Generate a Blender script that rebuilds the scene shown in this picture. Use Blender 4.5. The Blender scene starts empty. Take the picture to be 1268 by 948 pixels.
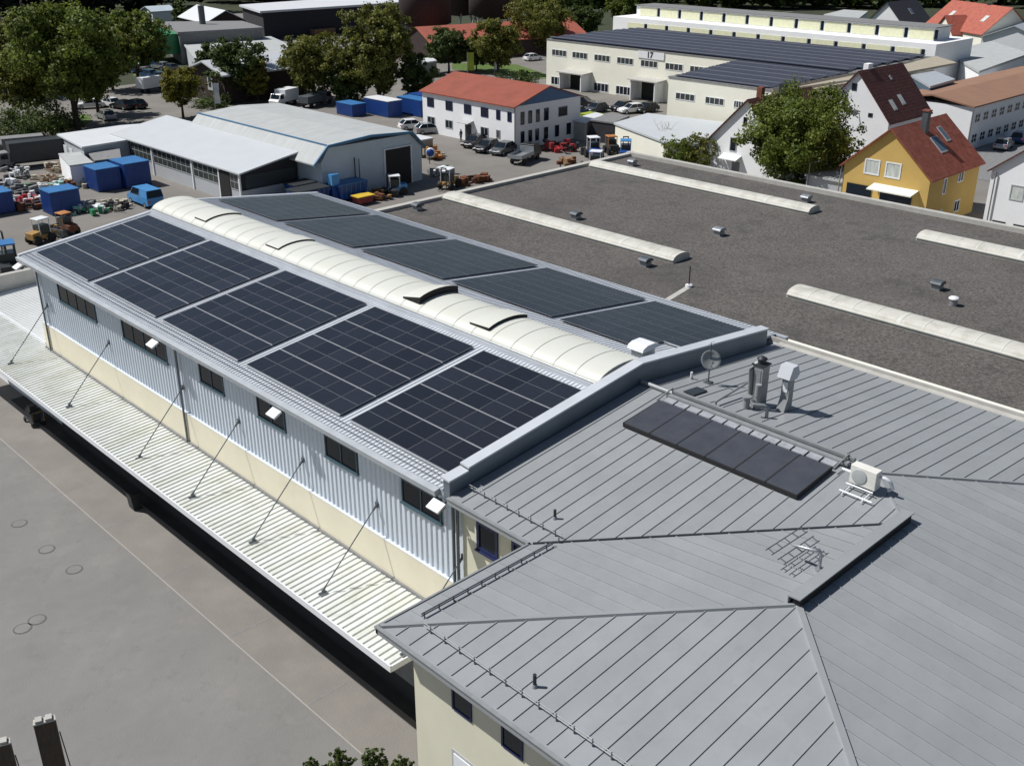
import bpy, math, random
import numpy as np
from mathutils import Vector, Matrix
R = math.radians
random.seed(7)
rng = np.random.default_rng(11)
SC = bpy.context.scene
COL = SC.collection

# ------------------------------------------------------------------ camera, sky, sun, exposure
FPX, PITCH, YAW = 1301.0, 24.19, 44.13
CAM = np.array([-20.24, -22.53, 29.6])
cd = bpy.data.cameras.new('camera')
cam = bpy.data.objects.new('camera', cd); COL.objects.link(cam)
cam.location = CAM.tolist()
cam.rotation_euler = (R(90 - PITCH), 0, R(-YAW))
cd.sensor_fit = 'HORIZONTAL'; cd.sensor_width = 36.0
cd.lens = 36.0 * FPX / 1268.0
cd.clip_start = 0.5; cd.clip_end = 4000
SC.camera = cam
SUN = Vector((-0.45, 0.62, 1.0)).normalized()
world = bpy.data.worlds.new('World'); SC.world = world
world.use_nodes = True
wn = world.node_tree; bg = wn.nodes['Background']
sky = wn.nodes.new('ShaderNodeTexSky'); sky.sky_type = 'NISHITA'
sky.sun_disc = False
sky.sun_elevation = math.asin(SUN.z)
sky.sun_rotation = math.atan2(SUN.x, SUN.y)
wn.links.new(sky.outputs[0], bg.inputs[0]); bg.inputs[1].default_value = 0.054
ld = bpy.data.lights.new('sun', 'SUN'); ld.energy = 5.0; ld.angle = R(0.55); ld.color = (1.0, 0.975, 0.94)
sun = bpy.data.objects.new('sun', ld); COL.objects.link(sun)
sun.rotation_euler = SUN.to_track_quat('Z', 'Y').to_euler()
sun.location = (0, 0, 80)
SC.view_settings.view_transform = 'Standard'; SC.view_settings.look = 'None'
SC.view_settings.exposure = 0.0; SC.view_settings.gamma = 1.0
SC.view_settings.use_curve_mapping = False
try:
    SC.cycles.max_bounces = 6; SC.cycles.diffuse_bounces = 3; SC.cycles.glossy_bounces = 3
    SC.cycles.transparent_max_bounces = 8
except Exception: pass

# picture position -> point of the real place at a known height (or on a known wall plane)
_y, _p = math.radians(YAW), math.radians(PITCH)
_f = np.array([math.sin(_y)*math.cos(_p), math.cos(_y)*math.cos(_p), -math.sin(_p)])
_r = np.array([math.cos(_y), -math.sin(_y), 0.0]); _u = np.cross(_r, _f)
def _ray(px, py): return _f + _r*(px-634)/FPX + _u*(474-py)/FPX
def P(px, py, z=0.0):
    d = _ray(px, py); return Vector((CAM + d*(z-CAM[2])/d[2]).tolist())
def PX(px, py, x):
    d = _ray(px, py); return Vector((CAM + d*(x-CAM[0])/d[0]).tolist())
def PY(px, py, y):
    d = _ray(px, py); return Vector((CAM + d*(y-CAM[1])/d[1]).tolist())

# ------------------------------------------------------------------ materials
def mat(name, col, rough=0.6, metal=0.0, var=0.08, scale=1.5, col2=None, bump=0.0, bscale=30, stain=None, spec=0.5, sx=(1, 1, 1)):
    m = bpy.data.materials.new(name); m.use_nodes = True
    nt = m.node_tree; b = nt.nodes['Principled BSDF']; L = nt.links.new
    b.inputs['Roughness'].default_value = rough; b.inputs['Metallic'].default_value = metal
    b.inputs['Specular IOR Level'].default_value = spec
    g = nt.nodes.new('ShaderNodeNewGeometry')
    mp = nt.nodes.new('ShaderNodeMapping'); mp.inputs['Scale'].default_value = sx
    L(g.outputs['Position'], mp.inputs[0])
    n = nt.nodes.new('ShaderNodeTexNoise'); n.inputs['Scale'].default_value = scale
    n.inputs['Detail'].default_value = 6; n.inputs['Roughness'].default_value = 0.62
    L(mp.outputs[0], n.inputs['Vector'])
    rp = nt.nodes.new('ShaderNodeValToRGB')
    c2 = col2 if col2 else tuple(min(1, c*(1+var)) for c in col)
    c1 = tuple(c*(1-var) for c in col) if not col2 else col
    rp.color_ramp.elements[0].position = 0.32; rp.color_ramp.elements[1].position = 0.68
    rp.color_ramp.elements[0].color = (*c1, 1); rp.color_ramp.elements[1].color = (*c2, 1)
    L(n.outputs[0], rp.inputs[0])
    out = rp.outputs[0]
    if stain:
        sc_, amt, scol = stain
        n2 = nt.nodes.new('ShaderNodeTexNoise'); n2.inputs['Scale'].default_value = sc_
        n2.inputs['Detail'].default_value = 8; L(mp.outputs[0], n2.inputs['Vector'])
        r2 = nt.nodes.new('ShaderNodeValToRGB'); r2.color_ramp.elements[0].position = 0.45; r2.color_ramp.elements[1].position = 0.75
        r2.color_ramp.elements[1].color = (amt, amt, amt, 1)
        L(n2.outputs[0], r2.inputs[0])
        mx = nt.nodes.new('ShaderNodeMix'); mx.data_type = 'RGBA'
        L(r2.outputs[0], mx.inputs[0]); L(out, mx.inputs[6]); mx.inputs[7].default_value = (*scol, 1)
        out = mx.outputs[2]
    L(out, b.inputs['Base Color'])
    if bump:
        n3 = nt.nodes.new('ShaderNodeTexNoise'); n3.inputs['Scale'].default_value = bscale; n3.inputs['Detail'].default_value = 4
        L(g.outputs['Position'], n3.inputs['Vector'])
        bp = nt.nodes.new('ShaderNodeBump'); bp.inputs['Strength'].default_value = bump; bp.inputs['Distance'].default_value = 0.05
        L(n3.outputs[0], bp.inputs['Height']); L(bp.outputs[0], b.inputs['Normal'])
    return m

M = {}
M['yard'] = mat('yard_concrete', (0.198, 0.193, 0.186), 0.85, 0, 0.10, 0.22, stain=(0.45, 0.6, (0.160, 0.158, 0.154)), bump=0.25, bscale=12)
def wear(m, sc, lo, hi, amt, col):
    nt = m.node_tree; b = nt.nodes['Principled BSDF']; L = nt.links.new; src = b.inputs['Base Color'].links[0].from_socket
    g = nt.nodes.new('ShaderNodeNewGeometry'); n = nt.nodes.new('ShaderNodeTexNoise'); n.inputs['Scale'].default_value = sc; n.inputs['Detail'].default_value = 9; n.inputs['Roughness'].default_value = .7
    L(g.outputs['Position'], n.inputs['Vector']); mr = nt.nodes.new('ShaderNodeMapRange'); mr.inputs[1].default_value = lo; mr.inputs[2].default_value = hi; mr.inputs[4].default_value = amt
    L(n.outputs[0], mr.inputs[0]); mx = nt.nodes.new('ShaderNodeMix'); mx.data_type = 'RGBA'; L(mr.outputs[0], mx.inputs[0]); L(src, mx.inputs[6]); mx.inputs[7].default_value = (*col, 1); L(mx.outputs[2], b.inputs['Base Color'])
wear(M['yard'], 1.1, .56, .70, .6, (0.15, 0.145, 0.138)); wear(M['yard'], .35, .55, .72, .5, (0.26, 0.245, 0.225)); wear(M['yard'], 3.2, .66, .72, .5, (0.10, 0.095, 0.09))
M['paver'] = mat('beige_paving', (0.218, 0.203, 0.184), 0.85, 0, 0.10, 0.4, stain=(0.35, 0.85, (0.185, 0.175, 0.163)), bump=0.4, bscale=18)
M['road'] = mat('road_asphalt', (0.175, 0.163, 0.148), 0.88, 0, 0.12, 0.15, stain=(0.2, 0.6, (0.225, 0.21, 0.188)))
M['field'] = mat('field_green', (0.022, 0.03, 0.012), 0.95, 0, 0.3, 0.05, col2=(0.04, 0.05, 0.02))
M['grass'] = mat('grass_green', (0.055, 0.11, 0.015), 0.95, 0, 0.3, 0.8, col2=(0.10, 0.15, 0.03))
M['canopy_shade'] = mat('painted_canopy_shade', (0.035, 0.034, 0.033), 0.9, 0, 0.2, 1)  # canopy shade put into the ground colour
M['white_rib'] = mat('white_rib_sheet', (0.76, 0.77, 0.75), 0.5, 0, 0.03, 1)
M['joint'] = mat('pale_joint', (0.33, 0.31, 0.285), 0.8)
M['gravel'] = mat('roof_gravel', (0.048, 0.043, 0.040), 0.95, 0, 0.4, 7.0, col2=(0.160, 0.147, 0.137), stain=(0.22, 0.55, (0.060, 0.056, 0.052)), bump=0.8, bscale=22)
M['zinc'] = mat('standing_seam_grey', (0.298, 0.314, 0.326), 0.48, 0.12, 0.05, 0.35, stain=(0.9, 0.4, (0.245, 0.262, 0.272)))
def island_tone(m, lo, hi):
    nt = m.node_tree; b = nt.nodes['Principled BSDF']; L = nt.links.new
    src = b.inputs['Base Color'].links[0].from_socket
    g = nt.nodes.new('ShaderNodeNewGeometry'); mr = nt.nodes.new('ShaderNodeMapRange'); mr.inputs[3].default_value = lo; mr.inputs[4].default_value = hi
    hs = nt.nodes.new('ShaderNodeHueSaturation'); L(g.outputs['Random Per Island'], mr.inputs[0]); L(mr.outputs[0], hs.inputs['Value']); L(src, hs.inputs['Color']); L(hs.outputs[0], b.inputs['Base Color'])
    n = nt.nodes.new('ShaderNodeTexNoise'); n.inputs['Scale'].default_value = 1.3; n.inputs['Detail'].default_value = 5; L(g.outputs['Position'], n.inputs['Vector'])
    bp = nt.nodes.new('ShaderNodeBump'); bp.inputs['Strength'].default_value = 0.25; bp.inputs['Distance'].default_value = 0.03; L(n.outputs[0], bp.inputs['Height']); L(bp.outputs[0], b.inputs['Normal'])
    r2 = nt.nodes.new('ShaderNodeMapRange'); r2.inputs[3].default_value = 0.36; r2.inputs[4].default_value = 0.62; L(n.outputs[0], r2.inputs[0]); L(r2.outputs[0], b.inputs['Roughness'])
wear(M['gravel'], .5, .52, .70, .7, (0.045, 0.045, 0.04)); wear(M['gravel'], .12, .5, .7, .35, (0.14, 0.13, 0.125))
M['zinc_dark'] = mat('dark_flashing', (0.045, 0.055, 0.065), 0.45, 0.3, 0.1)
M['zinc_light'] = mat('light_flashing', (0.40, 0.43, 0.46), 0.45, 0.1, 0.08)
M['zinc_mid'] = mat('blue_grey_sheet', (0.17, 0.20, 0.235), 0.45, 0.3, 0.1, 1.0)
M['white_sheet'] = mat('white_roof_sheet', (0.54, 0.57, 0.61), 0.5, 0.05, 0.06, 0.6, stain=(1.4, 0.35, (0.42, 0.44, 0.46)))
M['wall_sheet'] = mat('pale_blue_wall_sheet', (0.62, 0.675, 0.74), 0.5, 0.05, 0.04, 0.6)
M['cream'] = mat('cream_plaster', (0.73, 0.68, 0.53), 0.85, 0, 0.04, 0.6)
M['cream_pale'] = mat('pale_cream_plaster', (0.80, 0.79, 0.68), 0.85, 0, 0.03, 0.4)
M['olive_plaster'] = mat('yellow_grey_plaster', (0.64, 0.62, 0.49), 0.85, 0, 0.04, 0.6)
M['canopy'] = mat('canopy_sheet', (0.65, 0.67, 0.645), 0.5, 0.0, 0.06, 0.5, stain=(0.7, 0.7, (0.48, 0.49, 0.40)), sx=(0.5, 1.6, 1))
wear(M['canopy'], .9, .50, .72, .65, (0.42, 0.43, 0.37)); wear(M['cream'], .5, .55, .75, .35, (0.60, 0.55, 0.40))
wear(M['zinc'], 2.4, .50, .72, .30, (0.225, 0.235, 0.242)); wear(M['zinc'], .45, .50, .75, .35, (0.34, 0.35, 0.35))
M['white_paint'] = mat('white_paint', (0.74, 0.76, 0.78), 0.4, 0, 0.04)
M['white_wall'] = mat('white_render', (0.82, 0.83, 0.84), 0.85, 0, 0.04, 0.3)
M['grey_wall'] = mat('grey_render', (0.42, 0.44, 0.46), 0.85, 0, 0.06, 0.3)
M['steelblue_wall'] = mat('pale_blue_sheet', (0.50, 0.58, 0.64), 0.55, 0.05, 0.06, 0.4)
M['vault'] = mat('skylight_polycarbonate', (0.60, 0.61, 0.56), 0.5, 0, 0.03, 0.8, stain=(0.8, 0.5, (0.52, 0.51, 0.43)))
M['vault_rib'] = mat('skylight_rib', (0.30, 0.31, 0.29), 0.5)
M['vault_old'] = mat('old_skylight_cream', (0.54, 0.53, 0.48), 0.6, 0, 0.06, 1.5, stain=(1.2, 0.7, (0.40, 0.39, 0.34)))
wear(M['vault_old'], 1.2, .5, .7, .5, (0.36, 0.35, 0.30))
island_tone(M['zinc'], 0.95, 1.05)
M['black'] = mat('black_rubber', (0.012, 0.012, 0.013), 0.7)
M['dark'] = mat('dark_metal', (0.04, 0.045, 0.05), 0.5, 0.3)
M['dim'] = mat('dim_shade', (0.03, 0.03, 0.035), 0.9)  # near-black stand-in for shade under roofs and canopy
M['teal_frame'] = mat('teal_window_frame', (0.045, 0.09, 0.115), 0.5)
M['navy_frame'] = mat('navy_window_frame', (0.006, 0.012, 0.075), 0.5)
M['grey_frame'] = mat('grey_window_frame', (0.40, 0.42, 0.42), 0.5)
M['steel'] = mat('galvanised_steel', (0.38, 0.40, 0.42), 0.38, 0.6, 0.12, 6)
M['steel_dark'] = mat('weathered_steel', (0.12, 0.135, 0.15), 0.5, 0.5, 0.15, 6)
M['duct'] = mat('aged_zinc_duct', (0.27, 0.285, 0.29), 0.45, 0.15, 0.1, 3)
M['ac'] = mat('off_white_casing', (0.70, 0.69, 0.64), 0.45)
M['timber'] = mat('grey_brown_timber', (0.06, 0.045, 0.035), 0.8, 0, 0.35, 6, sx=(6, 6, .6))
M['red_tile'] = mat('red_brown_roof_tiles', (0.20, 0.062, 0.038), 0.8, 0, 0.3, 1.2, stain=(0.7, 0.4, (0.13, 0.045, 0.032)))
M['dark_tile'] = mat('dark_red_roof_tiles', (0.085, 0.03, 0.026), 0.8, 0, 0.3, 1.5)
M['red_roof'] = mat('rust_red_roof', (0.25, 0.060, 0.034), 0.75, 0, 0.15, 0.5)
M['bright_red_roof'] = mat('orange_red_roof', (0.36, 0.10, 0.065), 0.75, 0, 0.12, 0.8)
M['brown_roof'] = mat('brown_flat_roof', (0.26, 0.145, 0.095), 0.85, 0, 0.08, 0.4)
M['slate'] = mat('slate_roof', (0.035, 0.035, 0.045), 0.7, 0, 0.2, 2)
M['yellow_wall'] = mat('ochre_render', (0.55, 0.37, 0.11), 0.85, 0, 0.06, 0.5)
M['pale_yellow'] = mat('pale_yellow_panel', (0.72, 0.72, 0.50), 0.8)
M['blue_trim'] = mat('blue_trim', (0.06, 0.17, 0.30), 0.5)
M['blue_gable'] = mat('blue_gable', (0.05, 0.12, 0.25), 0.6)
M['fibre'] = mat('fibre_cement_roof', (0.40, 0.42, 0.42), 0.75, 0, 0.10, 0.4, stain=(0.6, 0.5, (0.38, 0.39, 0.37)), sx=(1, 3, 1))
M['white_roof'] = mat('white_roof_film', (0.62, 0.64, 0.66), 0.5, 0, 0.03, 0.5)
M['grey_white_roof'] = mat('pale_grey_sheet_roof', (0.50, 0.53, 0.55), 0.5, 0, 0.03, 0.5)
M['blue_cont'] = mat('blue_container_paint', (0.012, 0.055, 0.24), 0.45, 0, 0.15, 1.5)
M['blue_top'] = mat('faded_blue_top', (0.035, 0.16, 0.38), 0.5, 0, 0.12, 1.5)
M['blue_van'] = mat('light_blue_van_paint', (0.07, 0.27, 0.58), 0.3, 0.1, 0.05)
M['yellow'] = mat('yellow_paint', (0.62, 0.42, 0.04), 0.5)
M['dull_red'] = mat('dull_red_paint', (0.22, 0.03, 0.03), 0.6, 0, 0.3, 2)
M['orange'] = mat('orange_paint', (0.42, 0.17, 0.05), 0.6, 0, 0.25, 3)
M['ochre'] = mat('ochre_machine_paint', (0.33, 0.19, 0.05), 0.6, 0, 0.2, 3)
M['red'] = mat('red_paint', (0.38, 0.025, 0.03), 0.5)
M['lime'] = mat('lime_green_paint', (0.30, 0.36, 0.03), 0.5)
M['green'] = mat('green_plastic', (0.03, 0.22, 0.09), 0.5)
M['mint'] = mat('mint_plastic', (0.25, 0.50, 0.42), 0.5)
M['rust'] = mat('rusty_scrap', (0.15, 0.055, 0.025), 0.85, 0, 0.4, 3)
M['logs'] = mat('brown_logs', (0.22, 0.13, 0.07), 0.85, 0, 0.35, 2)
M['beige'] = mat('beige_canvas', (0.40, 0.36, 0.28), 0.8)
M['grey'] = mat('mid_grey', (0.20, 0.20, 0.20), 0.7, 0, 0.15, 2)
M['dark_brick'] = mat('dark_brown_cladding', (0.035, 0.02, 0.02), 0.85, 0, 0.25, 2)
M['bark'] = mat('bark', (0.06, 0.045, 0.032), 0.95, 0, 0.3, 5)
M['car_white'] = mat('car_white', (0.72, 0.73, 0.74), 0.25, 0, 0.02)
M['car_silver'] = mat('car_silver', (0.36, 0.38, 0.40), 0.28, 0.5, 0.02)
M['car_black'] = mat('car_black', (0.012, 0.013, 0.016), 0.22, 0, 0.02)
M['car_grey'] = mat('car_grey', (0.09, 0.10, 0.11), 0.28, 0.4, 0.02)
M['car_blue'] = mat('car_blue', (0.03, 0.08, 0.18), 0.25, 0.2, 0.02)
M['concrete'] = mat('pale_concrete', (0.42, 0.41, 0.38), 0.85, 0, 0.1, 1.5)
M['curtain'] = mat('pale_blind', (0.50, 0.53, 0.50), 0.8, 0, 0.25, 4, sx=(1, 1, .2))
M['tile_grey'] = mat('pale_slab', (0.30, 0.31, 0.34), 0.7, 0, 0.2, 4)
M['rim_iron'] = mat('cast_iron', (0.10, 0.095, 0.09), 0.8)
M['skin'] = mat('skin', (0.45, 0.28, 0.20), 0.6)

def glassy(name, col, rough=0.08):
    m = bpy.data.materials.new(name); m.use_nodes = True
    b = m.node_tree.nodes['Principled BSDF']
    b.inputs['Base Color'].default_value = (*col, 1); b.inputs['Roughness'].default_value = rough
    b.inputs['Specular IOR Level'].default_value = 0.3
    return m
M['glass'] = glassy('dark_window_glass', (0.008, 0.014, 0.022))
M['glass_blue'] = glassy('blue_window_glass', (0.10, 0.15, 0.20))
M['glass_grey'] = glassy('grey_window_glass', (0.05, 0.058, 0.055), 0.2)

# solar cells: fine cell grid and glossy cover glass
def pvmat():
    m = bpy.data.materials.new('solar_cells'); m.use_nodes = True
    nt = m.node_tree; b = nt.nodes['Principled BSDF']; L = nt.links.new
    tc = nt.nodes.new('ShaderNodeTexCoord')
    br = nt.nodes.new('ShaderNodeTexBrick'); br.offset = 0
    br.inputs['Scale'].default_value = 1.0; br.inputs['Mortar Size'].default_value = 0.006
    br.inputs['Brick Width'].default_value = 0.09; br.inputs['Row Height'].default_value = 0.184
    br.inputs['Color1'].default_value = (0.008, 0.009, 0.013, 1); br.inputs['Color2'].default_value = (0.011, 0.012, 0.017, 1)
    br.inputs['Mortar'].default_value = (0.03, 0.032, 0.04, 1)
    L(tc.outputs['Object'], br.inputs['Vector'])
    oi = nt.nodes.new('ShaderNodeObjectInfo')
    hs = nt.nodes.new('ShaderNodeHueSaturation')
    mr = nt.nodes.new('ShaderNodeMapRange'); mr.inputs[3].default_value = 0.75; mr.inputs[4].default_value = 1.4
    L(oi.outputs['Random'], mr.inputs[0]); L(mr.outputs[0], hs.inputs['Value'])
    L(br.outputs[0], hs.inputs['Color']); L(hs.outputs[0], b.inputs['Base Color'])
    b.inputs['Roughness'].default_value = 0.2; b.inputs['IOR'].default_value = 1.75
    return m
M['pv'] = pvmat()
M['pv_line'] = mat('module_edge_light', (0.11, 0.115, 0.14), 0.4)
M['pv_far'] = mat('distant_solar_glass', (0.05, 0.053, 0.07), 0.35, 0, 0.15, 1.0)
M['pv_frame'] = mat('module_frame', (0.03, 0.03, 0.035), 0.4, 0.5)
M['pv_gap'] = mat('cell_gap', (0.12, 0.125, 0.14), 0.4)
M['rail'] = mat('aluminium_rail', (0.55, 0.57, 0.60), 0.35, 0.4)
M['thermal'] = mat('thermal_absorber', (0.055, 0.060, 0.074), 0.35, 0, 0.15, 1.2, stain=(2.0, 0.25, (0.09, 0.09, 0.09)))

def tilemat(name, c1, c2, row=0.34, axis=None):
    m = mat(name, c1, 0.8, 0, 0.3, 1.5, col2=c2)
    nt = m.node_tree; L = nt.links.new; b = nt.nodes['Principled BSDF']
    g = nt.nodes.new('ShaderNodeNewGeometry')
    w = nt.nodes.new('ShaderNodeTexWave'); w.wave_type = 'BANDS'; w.bands_direction = 'Z'; w.wave_profile = 'SAW'
    w.inputs['Scale'].default_value = 0.314 / row * 1.0
    w.inputs['Distortion'].default_value = 0.3
    L(g.outputs['Position'], w.inputs['Vector'])
    bp = nt.nodes.new('ShaderNodeBump'); bp.inputs['Strength'].default_value = 0.9; bp.inputs['Distance'].default_value = 0.06
    L(w.outputs[0], bp.inputs['Height']); L(bp.outputs[0], b.inputs['Normal'])
    return m
M['tiles_red'] = tilemat('ribbed_red_tiles', (0.24, 0.062, 0.038), (0.40, 0.125, 0.08), 0.30)
M['tiles_dark'] = tilemat('ribbed_dark_tiles', (0.10, 0.034, 0.028), (0.18, 0.06, 0.05), 0.34)
M['tiles_orange'] = tilemat('ribbed_orange_tiles', (0.30, 0.075, 0.05), (0.42, 0.12, 0.08), 0.34)

def leafmat(name, c1, c2, trans=0.42):
    m = bpy.data.materials.new(name); m.use_nodes = True
    nt = m.node_tree; L = nt.links.new; b = nt.nodes['Principled BSDF']
    g = nt.nodes.new('ShaderNodeNewGeometry')
    n = nt.nodes.new('ShaderNodeTexNoise'); n.inputs['Scale'].default_value = 0.55; n.inputs['Detail'].default_value = 3
    L(g.outputs['Position'], n.inputs['Vector'])
    ad = nt.nodes.new('ShaderNodeMath'); ad.operation = 'MULTIPLY_ADD'; ad.inputs[1].default_value = 0.5
    L(g.outputs['Random Per Island'], ad.inputs[0]); L(n.outputs[0], ad.inputs[2])
    rp = nt.nodes.new('ShaderNodeValToRGB'); rp.color_ramp.elements[0].position = 0.4; rp.color_ramp.elements[1].position = 1.0
    rp.color_ramp.elements[0].color = (*c1, 1); rp.color_ramp.elements[1].color = (*c2, 1)
    L(ad.outputs[0], rp.inputs[0]); L(rp.outputs[0], b.inputs['Base Color'])
    b.inputs['Roughness'].default_value = 0.6; b.inputs['Specular IOR Level'].default_value = 0.3
    tr = nt.nodes.new('ShaderNodeBsdfTranslucent'); L(rp.outputs[0], tr.inputs[0])
    mx = nt.nodes.new('ShaderNodeMixShader'); mx.inputs[0].default_value = trans
    L(b.outputs[0], mx.inputs[1]); L(tr.outputs[0], mx.inputs[2])
    L(mx.outputs[0], nt.nodes['Material Output'].inputs[0])
    return m
M['leaf'] = leafmat('leaves_green', (0.055, 0.090, 0.016), (0.195, 0.240, 0.042))
M['leaf_dark'] = leafmat('leaves_dark_green', (0.030, 0.052, 0.014), (0.100, 0.138, 0.032), 0.32)
M['leaf_olive'] = leafmat('leaves_olive', (0.062, 0.080, 0.016), (0.220, 0.220, 0.044))
M['leaf_yellow'] = leafmat('leaves_yellow_green', (0.09, 0.10, 0.015), (0.24, 0.22, 0.035), 0.4)
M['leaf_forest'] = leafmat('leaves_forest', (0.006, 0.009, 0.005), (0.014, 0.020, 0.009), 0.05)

# ------------------------------------------------------------------ mesh helpers
class MB:
    def __init__(s): s.v = []; s.f = []; s.m = []; s.smooth = []
    def add(s, vs, fs, mi=0, smooth=False):
        o = len(s.v); s.v.extend([tuple(v) for v in vs])
        for f in fs: s.f.append([i+o for i in f]); s.m.append(mi); s.smooth.append(smooth)
        return s
    def box(s, x0, y0, z0, x1, y1, z1, mi=0):
        if x0 > x1: x0, x1 = x1, x0
        if y0 > y1: y0, y1 = y1, y0
        if z0 > z1: z0, z1 = z1, z0
        vs = [(x0,y0,z0),(x1,y0,z0),(x1,y1,z0),(x0,y1,z0),(x0,y0,z1),(x1,y0,z1),(x1,y1,z1),(x0,y1,z1)]
        return s.add(vs, [(0,3,2,1),(4,5,6,7),(0,1,5,4),(1,2,6,5),(2,3,7,6),(3,0,4,7)], mi)
    def cbox(s, c, d, mi=0, rz=0.0, ry=0.0, rx=0.0):
        m = Matrix.Translation(c) @ Matrix.Rotation(rz, 4, 'Z') @ Matrix.Rotation(ry, 4, 'Y') @ Matrix.Rotation(rx, 4, 'X')
        h = [x/2 for x in d]
        vs = [m @ Vector((sx*h[0], sy*h[1], sz*h[2])) for sz in (-1,1) for sx, sy in ((-1,-1),(1,-1),(1,1),(-1,1))]
        return s.add(vs, [(0,3,2,1),(4,5,6,7),(0,1,5,4),(1,2,6,5),(2,3,7,6),(3,0,4,7)], mi)
    def poly(s, pts, mi=0): return s.add(pts, [tuple(range(len(pts)))], mi)
    def slab(s, pts, t, mi=0, mside=None):
        """a roof sheet: polygon with thickness t downwards"""
        n = len(pts); lo = [(p[0], p[1], p[2]-t) for p in pts]
        s.add(list(pts)+lo, [tuple(range(n)), tuple(range(2*n-1, n-1, -1))], mi)
        o = list(pts)+lo
        s.add(o, [(i, i+n, (i+1) % n + n, (i+1) % n) for i in range(n)], mi if mside is None else mside)
        return s
    def prism(s, prof, a, b, axis='y', mi=0, smooth=False):
        """2D profile extruded from a to b. axis y: profile (x,z); axis x: profile (y,z); axis z: profile (x,y)"""
        n = len(prof)
        def pt(q, w):
            return (q[0], w, q[1]) if axis == 'y' else ((w, q[0], q[1]) if axis == 'x' else (q[0], q[1], w))
        vs = [pt(q, a) for q in prof]+[pt(q, b) for q in prof]
        s.add(vs, [tuple(range(n)), tuple(range(2*n-1, n-1, -1))], mi)
        s.add(vs, [(i, (i+1) % n, (i+1) % n+n, i+n) for i in range(n)], mi, smooth)
        return s
    def tube(s, pts, r, n=8, mi=0, cap=True, r2=None):
        pts = [Vector(p) for p in pts]; k = len(pts); vs = []
        for i, p in enumerate(pts):
            t = (pts[min(i+1, k-1)]-pts[max(i-1, 0)]).normalized()
            a = Vector((0,0,1)) if abs(t.z) < 0.9 else Vector((1,0,0))
            u = t.cross(a).normalized(); w = t.cross(u)
            rr = r if r2 is None else r+(r2-r)*i/max(1, k-1)
            for j in range(n):
                an = 2*math.pi*j/n; vs.append(p+u*rr*math.cos(an)+w*rr*math.sin(an))
        fs = [(i*n+j, i*n+(j+1) % n, (i+1)*n+(j+1) % n, (i+1)*n+j) for i in range(k-1) for j in range(n)]
        s.add(vs, fs, mi, True)
        if cap: s.add(vs, [tuple(range(n)), tuple(range((k-1)*n+n-1, (k-1)*n-1, -1))], mi)
        return s
    def cyl(s, c, r, h, n=16, mi=0, r2=None):
        return s.tube([(c[0],c[1],c[2]), (c[0],c[1],c[2]+h)], r, n, mi, True, r2)
    def lathe(s, c, prof, n=20, mi=0, axis=Vector((0,0,1))):
        q = Vector((0,0,1)).rotation_difference(axis); vs = []
        for (r, h) in prof:
            for j in range(n):
                an = 2*math.pi*j/n; vs.append(Vector(c)+q @ Vector((r*math.cos(an), r*math.sin(an), h)))
        k = len(prof)
        s.add(vs, [(i*n+j, i*n+(j+1) % n, (i+1)*n+(j+1) % n, (i+1)*n+j) for i in range(k-1) for j in range(n)], mi, True)
        return s
    def build(s, name, mats, parent=None, loc=None, bevel=0):
        if not isinstance(mats, (list, tuple)): mats = [mats]
        me = bpy.data.meshes.new(name)
        off = Vector((0,0,0))
        if parent is not None: off = OFF.get(parent.name, Vector((0,0,0)))
        elif loc is not None: off = Vector(loc)
        me.from_pydata([(v[0]-off.x, v[1]-off.y, v[2]-off.z) for v in s.v], [], s.f)
        for mm in mats: me.materials.append(M[mm] if isinstance(mm, str) else mm)
        me.polygons.foreach_set('material_index', s.m); me.polygons.foreach_set('use_smooth', s.smooth)
        me.update()
        o = bpy.data.objects.new(name, me); COL.objects.link(o)
        if parent is not None: o.parent = parent
        elif loc is not None: o.location = off
        OFF[o.name] = off
        if bevel:
            bm_ = o.modifiers.new('bevel', 'BEVEL'); bm_.width = bevel; bm_.segments = 2; bm_.limit_method = 'ANGLE'
        return o
OFF = {}
def tag(o, label=None, cat=None, group=None, kind=None):
    if label: o['label'] = label
    if cat: o['category'] = cat
    if group: o['group'] = group
    if kind: o['kind'] = kind
    return o
def thing(name, loc, label, cat, group=None):
    o = bpy.data.objects.new(name, None); COL.objects.link(o)
    o.location = loc; OFF[o.name] = Vector(loc); o.empty_display_size = 0.3
    return tag(o, label, cat, group)
def copy_tree(o, parent=None):
    c = o.copy(); COL.objects.link(c)
    if parent: c.parent = parent
    for ch in list(o.children): copy_tree(ch, c)
    return c
def rot_about(o, rz): o.rotation_euler = (0, 0, rz)

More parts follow.
